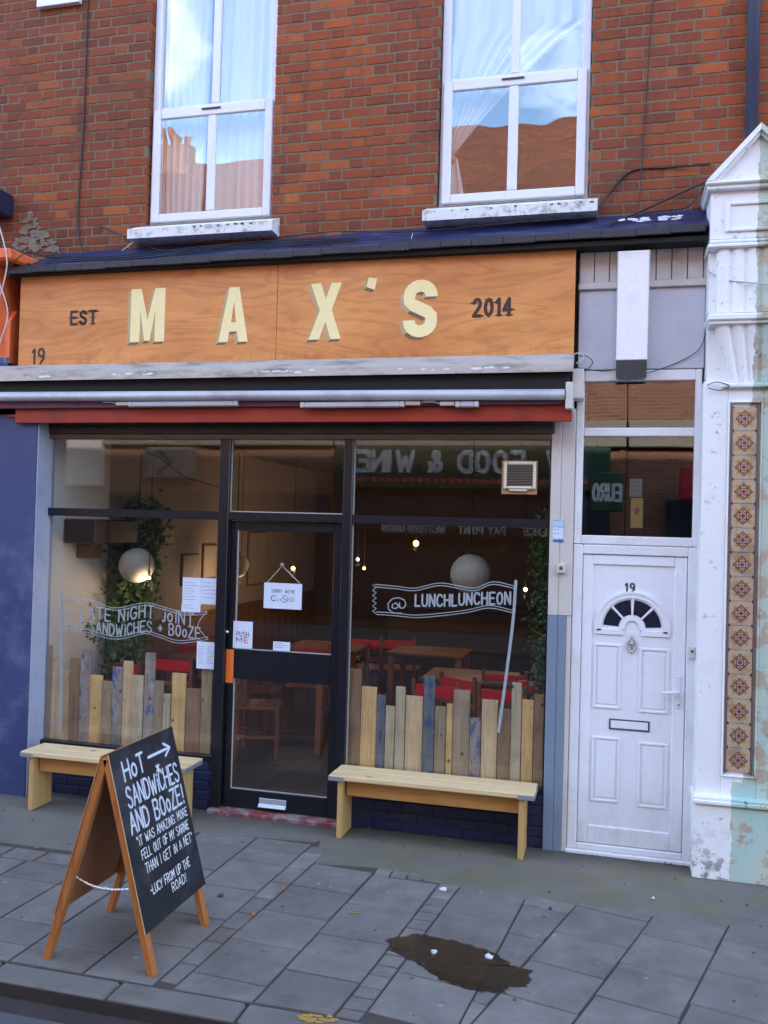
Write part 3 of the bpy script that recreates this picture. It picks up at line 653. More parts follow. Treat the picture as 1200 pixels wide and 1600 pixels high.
CH = .0785; ST = .215; HD = .1025; J = .0105
bricks = []
r_i = 0; z = WZ0 + .02
while z < 6.75:
    x = WX0 - .3 - (0 if r_i % 2 == 0 else (ST + J + HD + J) / 2) + rnd.uniform(-.006, .006)
    k = 0
    while x < WX1:
        L = ST if k % 2 == 0 else HD
        jj = rnd.uniform(-.0018, .0018); x0, x1 = x + jj, x + L + rnd.uniform(-.0018, .0018); x += L + J; k += 1
        z0 = z + rnd.uniform(-.0015, .0015); z1 = z0 + CH - J
        segs = [(max(x0, WX0), min(x1, WX1))]
        for (a, b_, c, d) in wins:
            if z1 > c and z0 < d:
                ns = []
                for s0, s1 in segs:
                    if s1 <= a or s0 >= b_: ns.append((s0, s1))
                    else:
                        if s0 < a: ns.append((s0, a))
                        if s1 > b_: ns.append((b_, s1))
                segs = ns
        for s0, s1 in segs:
            if s1 - s0 > .03: bricks.append((s0, s1, z0, z1))
    z += CH; r_i += 1
def imgpos(x, z):
    v = Vector((x, YB, z)) - CAMP; q = v.dot(FV); return 600 + FPX * v.dot(RV) / q, 800 - FPX * v.dot(UV) / q
vis = []; rest = []
for b_ in bricks:
    px, py = imgpos((b_[0] + b_[1]) / 2, (b_[2] + b_[3]) / 2); d = (Vector(((b_[0] + b_[1]) / 2, YB, b_[2])) - CAMP).length
    inview = 0 < px < 1195 and 5 < py < 392
    (vis if inview else rest).append(((b_[1] - b_[0]) / d / d * (1 if inview else .1), b_))
vis.sort(key=lambda t: -t[0])
bm_s = {}
for nm, L in (('s', ST), ('h', HD)):
    t = MB().box(-L / 2, L / 2, -.05, .05, -(CH - J) / 2, (CH - J) / 2, .004).build('brick', BRK_O); bm_s[nm] = t.data; bpy.data.objects.remove(t)
for _, (x0, x1, z0, z1) in vis[:300]:
    nm = 's' if x1 - x0 > .14 else 'h'
    o = bpy.data.objects.new('brick', bm_s[nm]); COL.objects.link(o); o.parent = wallo
    o.location = ((x0 + x1) / 2, YB + .05 + rnd.uniform(-.002, .002), (z0 + z1) / 2)
    o.scale.x = (x1 - x0) / (ST if nm == 's' else HD); o.rotation_euler = (rnd.uniform(-.008, .008), rnd.uniform(-.006, .006), rnd.uniform(-.008, .008))
mb = MB()
for _, (x0, x1, z0, z1) in vis[300:] + rest:
    dy = rnd.uniform(-.002, .002); mb.box(x0, x1, YB + dy, YB + .1, z0, z1, .004)
tag(mb.build('remaining_bricks', BRK_S, wallo), kind='stuff')
# block behind: side walls, floors, roof that shade the street
FAR = M('far_brick', (.30, .09, .045), (.22, .065, .035), 30, .9, .3)
SLATE = M('slate_roof', (.07, .07, .08), (.10, .10, .11), 6, .7, .2)
mb = MB(); mb.box(WX0, WX1, 8.9, 9.1, 0, WTOP); mb.box(WX0, WX0 + .2, .36, 8.9, 3.2, WTOP); mb.box(WX1 - .2, WX1, .36, 8.9, 0, WTOP); mb.build('rear_wall', FAR, bld)
mb = MB(); mb.prism([(.05, WTOP), (9.2, WTOP), (4.6, WTOP + 1.9)], 'x', WX0, WX1); mb.build('roof', SLATE, bld)
mb = MB(); mb.box(WX0 + .21, WX1 - .21, .36, 8.89, 3.20, 3.30); mb.build('storey_floor', CEIL, bld)
mb = MB(); mb.box(WX0 + .21, WX1 - .21, 2.6, 2.7, 3.31, WTOP - .1); mb.build('upper_room_wall', M('upper_room', (.30, .24, .2), (.25, .2, .17), 2, .9, 0), bld)
mb = MB(); mb.box(WX0 + .21, WX1 - .21, .36, 2.59, 7.1, 7.2); mb.build('upper_room_ceiling', M('upper_ceiling', (.5, .48, .45), (.45, .43, .4), 2, .9, 0), bld)

# upper windows
def sash(ax, bx, name='window'):
    wn = thing(name, ((ax + bx) / 2, .16, 4.55), None, None); wn.parent = bld
    z0, z1, zm = 4.60, 6.9, 5.505; Y = .155
    f = MB(); t = .062
    f.box(ax + .002, ax + t, Y, Y + .09, z0, z1, .006); f.box(bx - t, bx - .002, Y, Y + .09, z0, z1, .006); f.box(ax + t, bx - t, Y, Y + .09, z1 - t, z1, .006); f.box(ax + t, bx - t, Y + .001, Y + .09, z0, z0 + .045, .006)
    f.build('window_frame', UPVC, wn)
    # lower sash stands proud of the upper one
    g = MB(); s = .070; a, b_ = ax + .022, bx - .022; zl = z0 + .018; zt = zm + .035; y0 = Y - .028
    g.box(a, a + s, y0, Y - .001, zl, zt, .008); g.box(b_ - s, b_, y0, Y - .001, zl, zt, .008); g.box(a + s, b_ - s, y0 + .001, Y - .001, zl, zl + s, .008); g.box(a + s, b_ - s, y0 + .001, Y - .001, zt - s * 1.15, zt, .008)
    mid = (a + b_) / 2; g.box(mid - .036, mid + .036, y0 + .002, Y - .001, zl + s, zt - s * 1.15, .008)
    g.build('lower_sash', UPVC, wn)
    h = MB(); h.box(ax + t + .001, bx - t - .001, Y + .02, Y + .06, zm + .0, zm + .07, .006); h.box(mid - .032, mid + .032, Y + .02, Y + .06, zm + .07, z1 - t, .006)
    h.build('upper_sash', UPVC, wn)
    MB().box(mid - .09, mid + .075, y0 - .010, y0 - .0005, zt - .035, zt - .022, .002).build('trickle_vent', DGREY, wn)
    for (p, q) in ((a + s, mid - .036), (mid + .036, b_ - s)): MB().box(p - .004, q + .004, Y - .014, Y - .010, zl + s - .004, zt - s * 1.15 + .004).build('lower_pane', GL_UP, wn)
    for (p, q) in ((ax + t, mid - .032), (mid + .032, bx - t)): MB().box(p - .004, q + .004, Y + .040, Y + .044, zm + .066, z1 - t + .004).build('upper_pane', GL_UP, wn)
    si = MB(); si.prism([(-.05, 4.437), (-.05, 4.512), (.15, z0 + .002), (.15, 4.43)], 'x', ax - .075, bx + .07)
    so2 = si.build('sill', SILLM, wn)
    fk = MB()
    for q in range(16):
        cx = ax - .06 + (bx - ax + .11) * rnd.random() ** (1 if q % 2 else .3); r_ = rnd.uniform(.006, .02)
        fk.add([(cx + r_ * rnd.uniform(.5, 1.3) * math.cos(2 * PI * k / 6), -.0512 - q * .00005, 4.50 + rnd.uniform(-.004, .006) + r_ * .45 * math.sin(2 * PI * k / 6)) for k in range(6)], [tuple(range(6))])
    tag(fk.build('paint_flake', DGREY, so2, recalc=False), kind='stuff')
    return wn
sash(wins[0][0], wins[0][1]); sash(wins[1][0], wins[1][1])
# curtains: folded cloth
def curtain(x0, x1, z0, z1, y, shape, mat, label, folds=9, amp=.02):
    n = 60; m = 18; b = MB(); vs = []
    for j in range(m + 1):
        t = j / m; a, c = shape(t)
        for i in range(n + 1):
            u = i / n; x = x0 + (x1 - x0) * (a + (c - a) * u)
            vs.append((x, y + amp * math.sin(u * folds * 2 * PI + .6 * math.sin(t * 3)) + .01 * math.sin(u * 31 + t * 5), z1 + (z0 - z1) * t))
    fs = [(j * (n + 1) + i, j * (n + 1) + i + 1, (j + 1) * (n + 1) + i + 1, (j + 1) * (n + 1) + i) for j in range(m) for i in range(n)]
    o = b.add(vs, fs).build('curtain', mat, smooth=True, recalc=False); so_ = o.modifiers.new('thick', 'SOLIDIFY'); so_.thickness = .003
    return tag(o, label, 'curtain')
a, b_ = wins[0][0], wins[0][1]
curtain(a, b_, 4.58, 6.95, .32, lambda t: (.02, .40 - .05 * t), CURT, 'pale curtain hanging in the left half of the left upper window', 6)
curtain(a, b_, 4.58, 6.95, .30, lambda t: (.47 - .02 * t, 1.0), CURT, 'pale curtain hanging in the right half of the left upper window', 7)
curtain(a, b_, 4.9, 6.95, .55, lambda t: (.0, 1.0), CURTB, 'grey net curtain further back in the left upper window', 8, .01)
a, b_ = wins[1][0], wins[1][1]
curtain(a, b_, 5.02, 6.95, .30, lambda t: (.0, 1.0 - .95 * max(0, (t - .50) / .50) ** .75), CURT, 'white curtain swept to the left and tied in the right upper window', 9, .018)
curtain(a, b_, 4.62, 5.02, .31, lambda t: (-.02, .10 + .07 * t), CURT, 'short tail of the tied curtain in the right upper window', 3, .012)
MB().sphere((a + .05, .29, 5.02), .05, 10, 8, sq=(1.1, .7, .8)).build('curtain_tie', M('tie', (.55, .42, .25), (.45, .33, .2), 9, .8, 0), smooth=True)
tag(bpy.data.objects['curtain_tie'], 'knotted curtain tie in the lower left pane of the right upper window', 'curtain tie')

# lead ledge over the fascia
led = thing('lead_ledge', (0, 0, 4.3), 'dark blue lead flashing with black felt edge running over the wooden sign', 'ledge')
def ledge(xa, xb):
    b = MB(); n = 50; prof = [(-.199, 4.195), (-.19, 4.21), (-.11, 4.262), (-.03, 4.30), (.05, 4.36), (.098, 4.40), (.098, 4.18), (-.19, 4.18)]
    vs = []
    for i in range(n + 1):
        x = xa + (xb - xa) * i / n
        for k, (y, z) in enumerate(prof):
            w_ = (math.sin(x * 3.1 + k) * .006 + math.sin(x * 7.7 + k * 2) * .004) if k < 6 else 0
            vs.append((x, y + w_ * .5, z + w_ + .009 * (x + 2.4)))
    m = len(prof); fs = [(i * m + k, i * m + (k + 1) % m, (i + 1) * m + (k + 1) % m, (i + 1) * m + k) for i in range(n) for k in range(m)]
    fs += [tuple(range(m)), tuple(range(n * m, n * m + m))]
    return b.add(vs, fs)
ledge(-2.2, 2.96).build('flashing', LEADB, led, smooth=False)
e = MB(); n = 24
for i in range(n):
    x0, x1 = -2.36 + (5.3 * i / n), -2.36 + (5.3 * (i + 1) / n)
    tl = .009 * (x0 + 2.4); e.box(x0, x1 - .0005, -.225, -.2005, 4.148 + tl + .003 * math.sin(i * 1.7), 4.202 + tl + .003 * math.sin(i * 2.3), .004)
e.prism([(-2.40, 4.15), (-2.36, 4.14), (-2.19, 4.20), (-2.19, 4.24)], 'y', -.2, .05)
e.build('felt_edge', LEADK, led)
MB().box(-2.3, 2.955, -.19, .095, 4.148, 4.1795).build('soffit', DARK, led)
fl = MB()
for _ in range(26):
    cx = sx(2.45, -.05) + rnd.uniform(-.05, .35); z_ = 4.345 + rnd.uniform(-.01, .012)
    fl.add([(cx + rnd.uniform(.008, .035) * math.cos(2 * PI * k / 6), -.075 - .0004 * _, z_ + rnd.uniform(.004, .010) * math.sin(2 * PI * k / 6)) for k in range(6)], [tuple(range(6))])
tag(fl.build('flaked_paint', CHALK, led), kind='stuff')

# ================================================================== FASCIA SIGN
YS = -.12
sg = thing('fascia_sign', (sx(-.14, YS), YS, sz(3.43, YS)), 'long plywood shop sign lettered EST MAX\'S 2014 in cream and brown', 'sign')
X0, XM, X1 = sx(-2.40, YS), sx(-.13, YS), sx(2.10, YS); Z0, Z1 = sz(3.40, YS), sz(4.215, YS) - .002
MB().box(X0, XM - .002, YS, YS + .018, Z0, Z1, .001).build('sign_panel', PLY, sg)
MB().box(XM + .002, X1, YS, YS + .018, Z0, Z1, .001).build('sign_panel', PLY, sg)
MB().box(X0 + .02, X1 - .005, YS + .0185, .095, Z0, Z1).build('backing_box', PLYE, sg)
def P2(px, py): p = at(px, py, YS); return (p.x, p.z)
def offs(c, h, w, pts):
    return [(c[0] + p[0] * w, c[1] + p[1] * h) for p in pts]
H = .418
sgY = YS - .0012
def letter(pts_list, name='letter'):
    # painted block lettering: cream face, tan left side, brown under side
    d = (-.024, -.020)
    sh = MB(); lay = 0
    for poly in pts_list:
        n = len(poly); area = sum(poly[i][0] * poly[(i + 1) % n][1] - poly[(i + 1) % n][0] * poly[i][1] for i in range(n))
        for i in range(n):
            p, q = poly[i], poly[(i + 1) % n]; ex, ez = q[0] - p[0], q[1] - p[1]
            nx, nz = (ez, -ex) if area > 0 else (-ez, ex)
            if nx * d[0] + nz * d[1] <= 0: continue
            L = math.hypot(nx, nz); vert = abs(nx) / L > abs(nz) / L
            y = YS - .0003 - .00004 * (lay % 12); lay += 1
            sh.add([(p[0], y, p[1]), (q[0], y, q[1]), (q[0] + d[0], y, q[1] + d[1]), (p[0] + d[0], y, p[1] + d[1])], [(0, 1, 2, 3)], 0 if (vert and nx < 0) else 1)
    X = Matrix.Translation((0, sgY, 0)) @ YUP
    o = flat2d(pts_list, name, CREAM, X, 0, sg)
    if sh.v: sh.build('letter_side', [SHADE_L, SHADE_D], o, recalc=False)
    return o
bx = P2(203, 535)
letter([offs(bx, H, H * .66 * 1.07, [(0, 0), (0, 1), (.3, 1), (.5, .42), (.70, 1), (1, 1), (1, 0), (.72, 0), (.72, .60), (.58, .02), (.42, .02), (.28, .60), (.28, 0)])])
bx = P2(341, 535)
letter([offs(bx, H, H * .58, [(0, 0), (.33, 1), (.67, 1), (1, 0), (.68, 0), (.63, .19), (.37, .19), (.32, 0)]), offs(bx, H, H * .58, [(.42, .36), (.50, .75), (.58, .36)])])
bx = P2(482, 531)
letter([offs(bx, H, H * .60, [(0, 0), (.33, .52), (.03, 1), (.35, 1), (.51, .72), (.67, 1), (.99, 1), (.70, .52), (1, 0), (.68, 0), (.51, .32), (.33, 0)])])
bx = P2(573, 446)
letter([[(bx[0], bx[1] - .012), (bx[0] + .014, bx[1] + .058), (bx[0] + .078, bx[1] + .048), (bx[0] + .062, bx[1] - .035)]])
# S outline from a centre line
bx = P2(629, 528); Wd = H * .60; sw = .088
cl_ = []
def arc(cx, cz, rx, rz, a0, a1, n=9): return [(cx + rx * math.cos(math.radians(a0 + (a1 - a0) * i / n)), cz + rz * math.sin(math.radians(a0 + (a1 - a0) * i / n))) for i in range(n + 1)]
rx = Wd / 2 - sw / 2; rz = .072
cl_ = [(Wd - sw / 2, H * .70)] + arc(Wd / 2, H - sw / 2 - rz, rx, rz, 0, 180) + [(sw / 2, H * .63), (sw / 2 + .03, H * .56), (Wd - sw / 2 - .03, H * .44), (Wd - sw / 2, H * .37)] + arc(Wd / 2, sw / 2 + rz, rx, rz, 0, -180) + [(sw / 2, H * .30)]
Lf, Rt = [], []
for i, p in enumerate(cl_):
    a = cl_[max(i - 1, 0)]; c = cl_[min(i + 1, len(cl_) - 1)]; dx, dz = c[0] - a[0], c[1] - a[1]; L = math.hypot(dx, dz)
    Lf.append((p[0] - dz / L * sw / 2 + bx[0], p[1] + dx / L * sw / 2 + bx[1])); Rt.append((p[0] + dz / L * sw / 2 + bx[0], p[1] - dx / L * sw / 2 + bx[1]))
letter([Lf + Rt[::-1]])
def smalltext(txt, px, py, h, wpx, sw_, spurs=True):
    p = at(px, py, YS); W = at(px + wpx, py, YS).x - p.x
    tw = glyphs(txt, h, .8, 1.9)[1]; k = (W - sw_) / tw
    fn = planefn((p.x + sw_ / 2, YS - .0009, p.z), (1, 0, 0), (0, 0, 1), (0, -1, 0), .00005)
    for ci, ch_ in enumerate(txt):
      b = MB(); xo = glyphs(txt[:ci] + 'I', h, .8, 1.9)[1] - .8 * h / 6 if ci else 0
      for q in glyphs(ch_, h, .8, 1.9)[0]:
        q = [(a + xo, c) for a, c in q]; q = [(a * k, c) for a, c in q]; ribbon(b, q, sw_, fn)
        if spurs:
            for e_ in (q[0], q[-1]): ribbon(b, [(e_[0] - sw_ * .85, e_[1]), (e_[0] + sw_ * .85, e_[1])], sw_ * .45, fn)
            (x0, y0), (x1, y1) = q[0], q[-1]
            if abs(x0 - x1) < .01: ribbon(b, [(x0 - sw_ * .8, (y0 + y1) / 2), (x0 + sw_ * .8, (y0 + y1) / 2)], sw_ * .4, fn)
      b.build('letter', INK, sg, recalc=False)
smalltext('EST', 109, 507, .100, 43, .024); smalltext('2014', 737, 494, .115, 64, .025); smalltext('19', 49, 568, .115, 21, .020, False)

# ================================================================== AWNING
aw = thing('awning', (0, -.25, 3.2), 'retracted shop awning, pale metal cover and roller with red front board', 'awning')
mb = MB(); y = -.24; mb.prism([(-.25, sz(3.325, y)), (-.25, sz(3.382, y)), (-.24, sz(3.392, y)), (-.14, 3.425), (-.10, 3.425), (-.10, 3.40), (-.22, sz(3.33, y))], 'x', -2.75, sx(2.10, y)); mb.build('cover', ALU, aw)
fk = MB()
for q in range(34):
    cx = rnd.choice([-2.0, -1.2, .0, .3, 1.1, 1.6]) + rnd.gauss(0, .14); r_ = rnd.uniform(.006, .022); cz_ = sz(3.365, -.25) + rnd.uniform(-.012, .006)
    fk.add([(cx + r_ * rnd.uniform(.8, 2.2) * math.cos(2 * PI * k / 7), -.2506 - q * .00004, cz_ + r_ * .4 * math.sin(2 * PI * k / 7)) for k in range(7)], [tuple(range(7))])
tag(fk.build('paint_flake', CHALK, aw, recalc=False), kind='stuff')
yr = -.31; r0 = .037
mb = MB(); mb.tube([(-2.75, yr, sz(3.20, yr)), (sx(2.045, yr), yr, sz(3.165, yr))], r0, 14); mb.build('roller', ALUB, aw, smooth=True)
mb = MB(); mb.box(-2.7, sx(2.03, -.27), -.285, -.255, sz(3.095, -.27), sz(3.165, -.27), .006); mb.build('rolled_cloth', MAROON, aw)
mb = MB(); mb.box(sx(-2.40, -.23), sx(2.10, -.23), -.245, -.215, sz(2.975, -.23), sz(3.115, -.23), .004); mb.box(sx(-2.40, -.1), sx(2.10, -.1), -.214, .02, 3.0, 3.02); mb.build('front_board', REDP, aw)
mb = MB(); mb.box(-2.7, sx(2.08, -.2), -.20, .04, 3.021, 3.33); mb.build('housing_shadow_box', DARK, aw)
mb = MB(); mb.box(sx(2.052, -.3), sx(2.10, -.3), -.33, -.02, sz(3.06, -.3), sz(3.25, -.3), .006); mb.build('end_bracket', BEIGE, aw)
for xa in (-1.0, -.25): pass
# downpipe-like white box at the right end
bxw = MB(); xq = sx(2.15, -.12); bxw.box(sx(2.095, -.12), sx(2.175, -.12), -.16, -.02, sz(3.13, -.12), sz(3.34, -.12), .006)
tag(bxw.build('bracket_box', BEIGE), 'small weathered white plastic box at the right end of the awning', 'bracket')
# tube lamps
def lamp(pxa, pxb, py, label, flip):
    y = -.30; a, c = at(pxa, py, y), at(pxb, py + 2, y)
    t = thing('tube_lamp', ((a.x + c.x) / 2, y, a.z), label, 'lamp', 'strip lamps under the awning')
    z = a.z - .006
    b = MB(); b.box(a.x + .03, c.x - .03, y - .022, y + .02, z - .020, z + .020, .008); b.build('lamp_body', ALUB, t)
    b = MB(); b.box(a.x, a.x + .03, y - .02, y + .02, z - .018, z + .02, .004); b.box(c.x - .03, c.x, y - .02, y + .02, z - .018, z + .02, .004); b.build('end_cap', VENTM, t)
    e_ = a.x if flip else c.x; s_ = -1 if flip else 1
    b = MB(); b.box(e_ + s_ * .005, e_ + s_ * .11, y - .012, y + .02, z - .008, z + .022, .004); b.tube([(e_ + s_ * .11, y, z + .01), (e_ + s_ * .16, y, z + .02), (e_ + s_ * .22, y - .005, z + .018)], .006, 6); b.build('driver', ALU, t)
    return t
lamp(202, 372, 631, 'left strip lamp under the awning, below the letters M and A', True)
lamp(470, 632, 632, 'middle strip lamp under the awning, below the letters X and S', False)
lamp(712, 748, 631, 'short lamp fitting under the awning, rightmost of the strip lamps', True)
# roller shutter housing
sh = thing('roller_shutter', (0, 0, 2.9), 'dark rolled-up shutter housing with brown bottom slat above the shop windows', 'shutter')
mb = MB(); mb.box(sx(-2.16, -.05), sx(1.985, -.05), -.06, .04, 2.885, 3.0, .004); mb.build('housing', SHUT, sh)
for k in range(3):
    MB().box(sx(-2.12, -.06), sx(1.97, -.06), -.068 - .004 * k, -.0605 - .004 * k, 2.93 + .022 * k, 2.948 + .022 * k, .003).build('slat', SHUT, sh)
MB().box(-2.12, 1.965, -.05, -.01, 2.845, 2.882, .005).build('bottom_slat', M('slat_light', (.13, .10, .08), (.10, .08, .065), 5, .5, .1), sh)

# ================================================================== SHOPFRONT
sf = thing('shopfront', (0, 0, 0), 'black framed glazed shopfront with low navy brick base', 'shopfront')
fr = MB(); Y0, Y1 = -.045, .03
for a, b_ in ((-2.12, -2.065), (-.545, -.462), (.452, .522)): MB().box(a, b_, Y0, Y1, .04 if a > -1 else .0, 2.845, .004).build('mullion', BLACK, sf)
MB().box(1.955, 1.966, Y0 + .01, Y1, 0, 2.845).build('mullion', BLACK, sf)
for a, b_ in ((-2.065, -.545), (-.462, .452), (.522, 1.955)): MB().box(a + .0005, b_ - .0005, Y0 + .006, Y1 - .006, 2.222, 2.285, .004).build('transom', BLACK, sf)
for a, b_ in ((-2.065, -.545), (.522, 1.955)):
    MB().box(a, b_, Y0 + .004, Y1 - .004, .372, .412, .004).build('sill', BLACK, sf)
for a, b_, z0, z1 in ((-2.065, -.545, .412, 2.222), (-2.065, -.545, 2.285, 2.845), (-.462, .452, 2.285, 2.845), (.522, 1.955, .412, 2.222), (.522, 1.955, 2.285, 2.845)):
    MB().box(a, b_, -.004, .004, z0, z1).build('pane', GL_SHOP, sf)
BEAD = M('glazing_bead', (.42, .40, .38), (.36, .34, .32), 4, .4, 0)
for a, z0, z1 in ((-.462, 2.285, 2.845), (.522, .412, 2.222), (.522, 2.285, 2.845)): MB().box(a + .0005, a + .009, -.014, -.0045, z0, z1).build('bead', BEAD, sf)
MB().box(-.453, .452, -.014, -.0045, 2.2855, 2.294).build('bead', BEAD, sf)
# stall riser in painted glazed bricks
for a, b_ in ((-2.12, -.5455), (.5225, 1.97)):
    base = MB().box(a, b_, -.028, .06, -.02, .371).build('stall_riser', NAVY, sf)
    zz = 0.0; r = 0
    while zz < .33:
        x = a + (0 if r % 2 == 0 else -.11)
        while x < b_:
            p, q = max(x, a), min(x + .215, b_)
            if q - p > .03: MB().box(p, q, -.036, -.0285, zz + .003, zz + .066, .003).build('brick', NAVY, base)
            x += .222
        zz += .0735; r += 1
# shop door
dr = thing('shop_door', (-.0, .03, 0), 'black framed glass shop door with closed sign and letter slot', 'door')
YD = .005
xl, xr = -.458, .448
def db(x0, x1, z0, z1, nm='door_rail'): return MB().box(x0, x1, YD, YD + .045, z0, z1, .004).build(nm, BLACK, dr)
gl0, gl1 = -.40, .375
db(xl, gl0, .03, 2.218, 'door_stile'); db(gl1, xr, .03, 2.218, 'door_stile'); db(gl0, gl1, 2.145, 2.218); db(gl0, gl1, 1.01, 1.235); db(gl0, gl1, .03, .172)
for z0, z1 in ((1.235, 2.145), (.172, 1.01)):
    MB().box(gl0, gl1, YD + .018, YD + .024, z0, z1).build('pane', GL_SHOP, dr)
    MB().box(gl0 + .0005, gl0 + .007, YD + .004, YD + .0175, z0 + .0005, z1).build('bead', BEAD, dr)
    MB().box(gl0 + .008, gl1, YD + .004, YD + .0175, z0 + .0005, z0 + .007).build('bead', BEAD, dr)
p = at(405, 1247); q = at(447, 1261)
mb = MB(); mb.box(p.x, q.x, YD - .010, YD - .0005, .065, .125, .003); mb.prism([(YD - .03, .062), (YD - .0105, .066), (YD - .0105, .085)], 'x', p.x, q.x); mb.build('letter_slot', SILV, dr)
p = at(356, 987); MB().sphere((p.x, YD - .02, p.z), .016, 10, 8).build('door_lock', CHROME, dr, smooth=True)
# threshold step
st = MB(); st.box(-.545, .52, -.10, .05, -.01, .028, .008); tag(st.build('door_step', REDSTEP), 'worn red painted concrete step under the shop door', 'step')
# papers and stickers
def paper(pxa, pya, pxb, pyb, y, label, cat='poster', lines=6, mat=PAPER, title=None, cols_=1, group=None, heads=None):
    a, c = at(pxa, pya, y), at(pxb, pyb, y)
    t = thing('paper_notice', ((a.x + c.x) / 2, y, (a.z + c.z) / 2), label, cat, group)
    MB().box(a.x, c.x, y - .0012, y, c.z, a.z).build('sheet', mat, t)
    W, Hh = c.x - a.x, a.z - c.z; b = MB(); fn = planefn((a.x, y - .0015, c.z), (1, 0, 0), (0, 0, 1), (0, -1, 0), .00003)
    if heads:
        for (txt, u, v, h, wf, sw_, mi) in heads: write(b, txt, h * Hh, sw_, lambda uu, vv, l, u=u, v=v: fn(uu + u * W, vv + v * Hh, l), fit=wf * W, mi=mi, disc=False)
    for cc in range(cols_):
        for k in range(lines):
            v = Hh * (.82 - .7 * k / max(lines, 1)); u0 = W * (.1 + cc / cols_); u1 = u0 + W / cols_ * rnd.uniform(.35, .75); u = u0
            while u < u1:
                l_ = rnd.uniform(.008, .02); ribbon(b, [(u, v), (min(u + l_, u1), v)], .0035, fn, disc=False); u += l_ + .005
    if b.v: b.build('print', [PTXT, PTXTR], t, recalc=False)
    return t
paper(286, 902, 314, 947, -.006, 'left of two white menu sheets on the left window beside the door frame', lines=7)
paper(315, 903, 342, 945, -.006, 'right of two white menu sheets, touching the black door frame', lines=5)
paper(284, 943, 313, 957, -.0085, 'small white strip of paper below the two menu sheets', lines=2)
paper(308, 1002, 335, 1046, -.006, 'single white price list sheet low on the left window beside the door', lines=8, cols_=2)
paper(365, 970, 394, 1014, YD - .003, 'white notice reading PUSH ME at the left edge of the shop door', lines=0,
      heads=[('PUSH', .18, .44, .17, .62, .006, 0), ('M', .18, .22, .18, .28, .007, 0), ('E', .58, .22, .18, .2, .007, 1)])
paper(427, 1002, 453, 1018, YD - .003, 'tiny white sticker on the bottom of the upper door glass', 'sticker', lines=3)
paper(350, 1014, 364, 1067, YD - .003, 'bright orange vertical sticker on the left stile of the shop door', 'sticker', lines=0, mat=ORANGE)
cs = paper(413, 910, 471, 953, YD + .010, 'white CLOSED sign hanging on a string inside the shop door', 'sign', lines=0,
      heads=[('SORRY', .2, .62, .13, .28, .004, 0), ("WE'RE", .56, .62, .13, .26, .004, 0), ('C', .2, .3, .2, .11, .008, 0), ('Lo', .35, .32, .12, .12, .004, 0), ('S', .5, .26, .26, .10, .006, 0), ('E', .63, .3, .14, .05, .004, 0), ('D', .72, .3, .14, .07, .005, 0)])
a = at(417, 911, YD + .01); m_ = at(441, 884, YD + .01); c = at(468, 911, YD + .01)
MB().tube([a, m_, c], .003, 6).build('string', CABLEW, cs); MB().sphere(m_ + Vector((0, -.004, .008)), .014, 8, 6).build('sucker', M('sucker', (.4, .38, .36), (.3, .3, .3), 5, .2, 0), cs, smooth=True)

# window lettering
def penline(b, pts, y, wd, e=.00004):
    st = [(at(p[0], p[1], y).x, at(p[0], p[1], y).z) for p in pts]
    st = [(q.x, q.y) for q in smoothline([(s_[0], s_[1], 0) for s_ in st], 4)]
    ribbon(b, st, wd, lambda u, v, l: (u, y - e * l, v))
yw = -.0055
la = thing('window_lettering', (-1.3, yw, 1.4), 'hand drawn white banner LATE NIGHT JOINT HOT SANDWICHES + BOOZE on the left window', 'lettering')
b = MB()
top = [(97, 939), (130, 934), (150, 940), (180, 950), (225, 942), (255, 948), (290, 957), (324, 955)]; bot = [(97, 988), (132, 987), (180, 999), (225, 990), (250, 996), (280, 1005), (325, 999)]
for d in (0, 4):
    penline(b, [(p[0], p[1] + d) for p in top], yw, .006); penline(b, [(p[0], p[1] - d) for p in bot], yw, .006)
penline(b, [(324, 955), (309, 977), (325, 999)], yw, .006); penline(b, [(96, 928), (97, 960), (96, 988)], yw, .02); penline(b, [(96, 988), (95, 1100), (93, 1140)], yw, .026)
b.build('banner_outline', GPEN, la, recalc=False)
def onpath(txt, h, wd, base, y, name, par, mat=GPEN, e=.00004, jit=.03, seed=3):
    P_ = [(at(p[0], p[1], y).x, at(p[0], p[1], y).z) for p in base]
    x0, x1 = P_[0][0], P_[-1][0]
    def zz(x):
        for p, q in zip(P_[:-1], P_[1:]):
            if x <= q[0]: return p[1] + (q[1] - p[1]) * (x - p[0]) / (q[0] - p[0])
        return P_[-1][1]
    b = MB(); write(b, txt, h, wd, lambda u, v, l: (x0 + u, y - e * l, zz(x0 + u) + v), ws=.85, gap=1.5, jit=jit, rng=random.Random(seed), fit=x1 - x0)
    return b.build(name, mat, par, recalc=False)
onpath('+ LATE NiGHT joiNT', .095, .0125, [(106, 966), (140, 966), (180, 972), (225, 964), (302, 978)], yw - .0006, 'lettering', la, seed=5)
onpath('HoT SANDWiCHES + BOoZE', .085, .0125, [(104, 984), (140, 987), (185, 994), (225, 987), (312, 998)], yw - .0006, 'lettering', la, seed=6)
lb = thing('window_lettering', (1.2, yw, 1.7), 'hand drawn white flag reading @ LUNCHLUNCHEON on the right window', 'lettering')
b = MB()
top = [(586, 913), (620, 916), (648, 919), (685, 911), (715, 915), (742, 919), (770, 909), (805, 916)]; bot = [(588, 960), (618, 962), (650, 965), (690, 962), (730, 957), (765, 950), (802, 958)]
for d in (0, 4):
    penline(b, [(p[0], p[1] + d) for p in top], yw, .006); penline(b, [(p[0], p[1] - d) for p in bot], yw, .006)
zig = [(585 + (3 if k % 2 else -3), 914 + k * 4.1) for k in range(12)]
st_ = [(at(p[0], p[1], yw).x, at(p[0], p[1], yw).z) for p in zig]; ribbon(b, st_, .005, lambda u, v, l: (u, yw - .00004 * l, v))
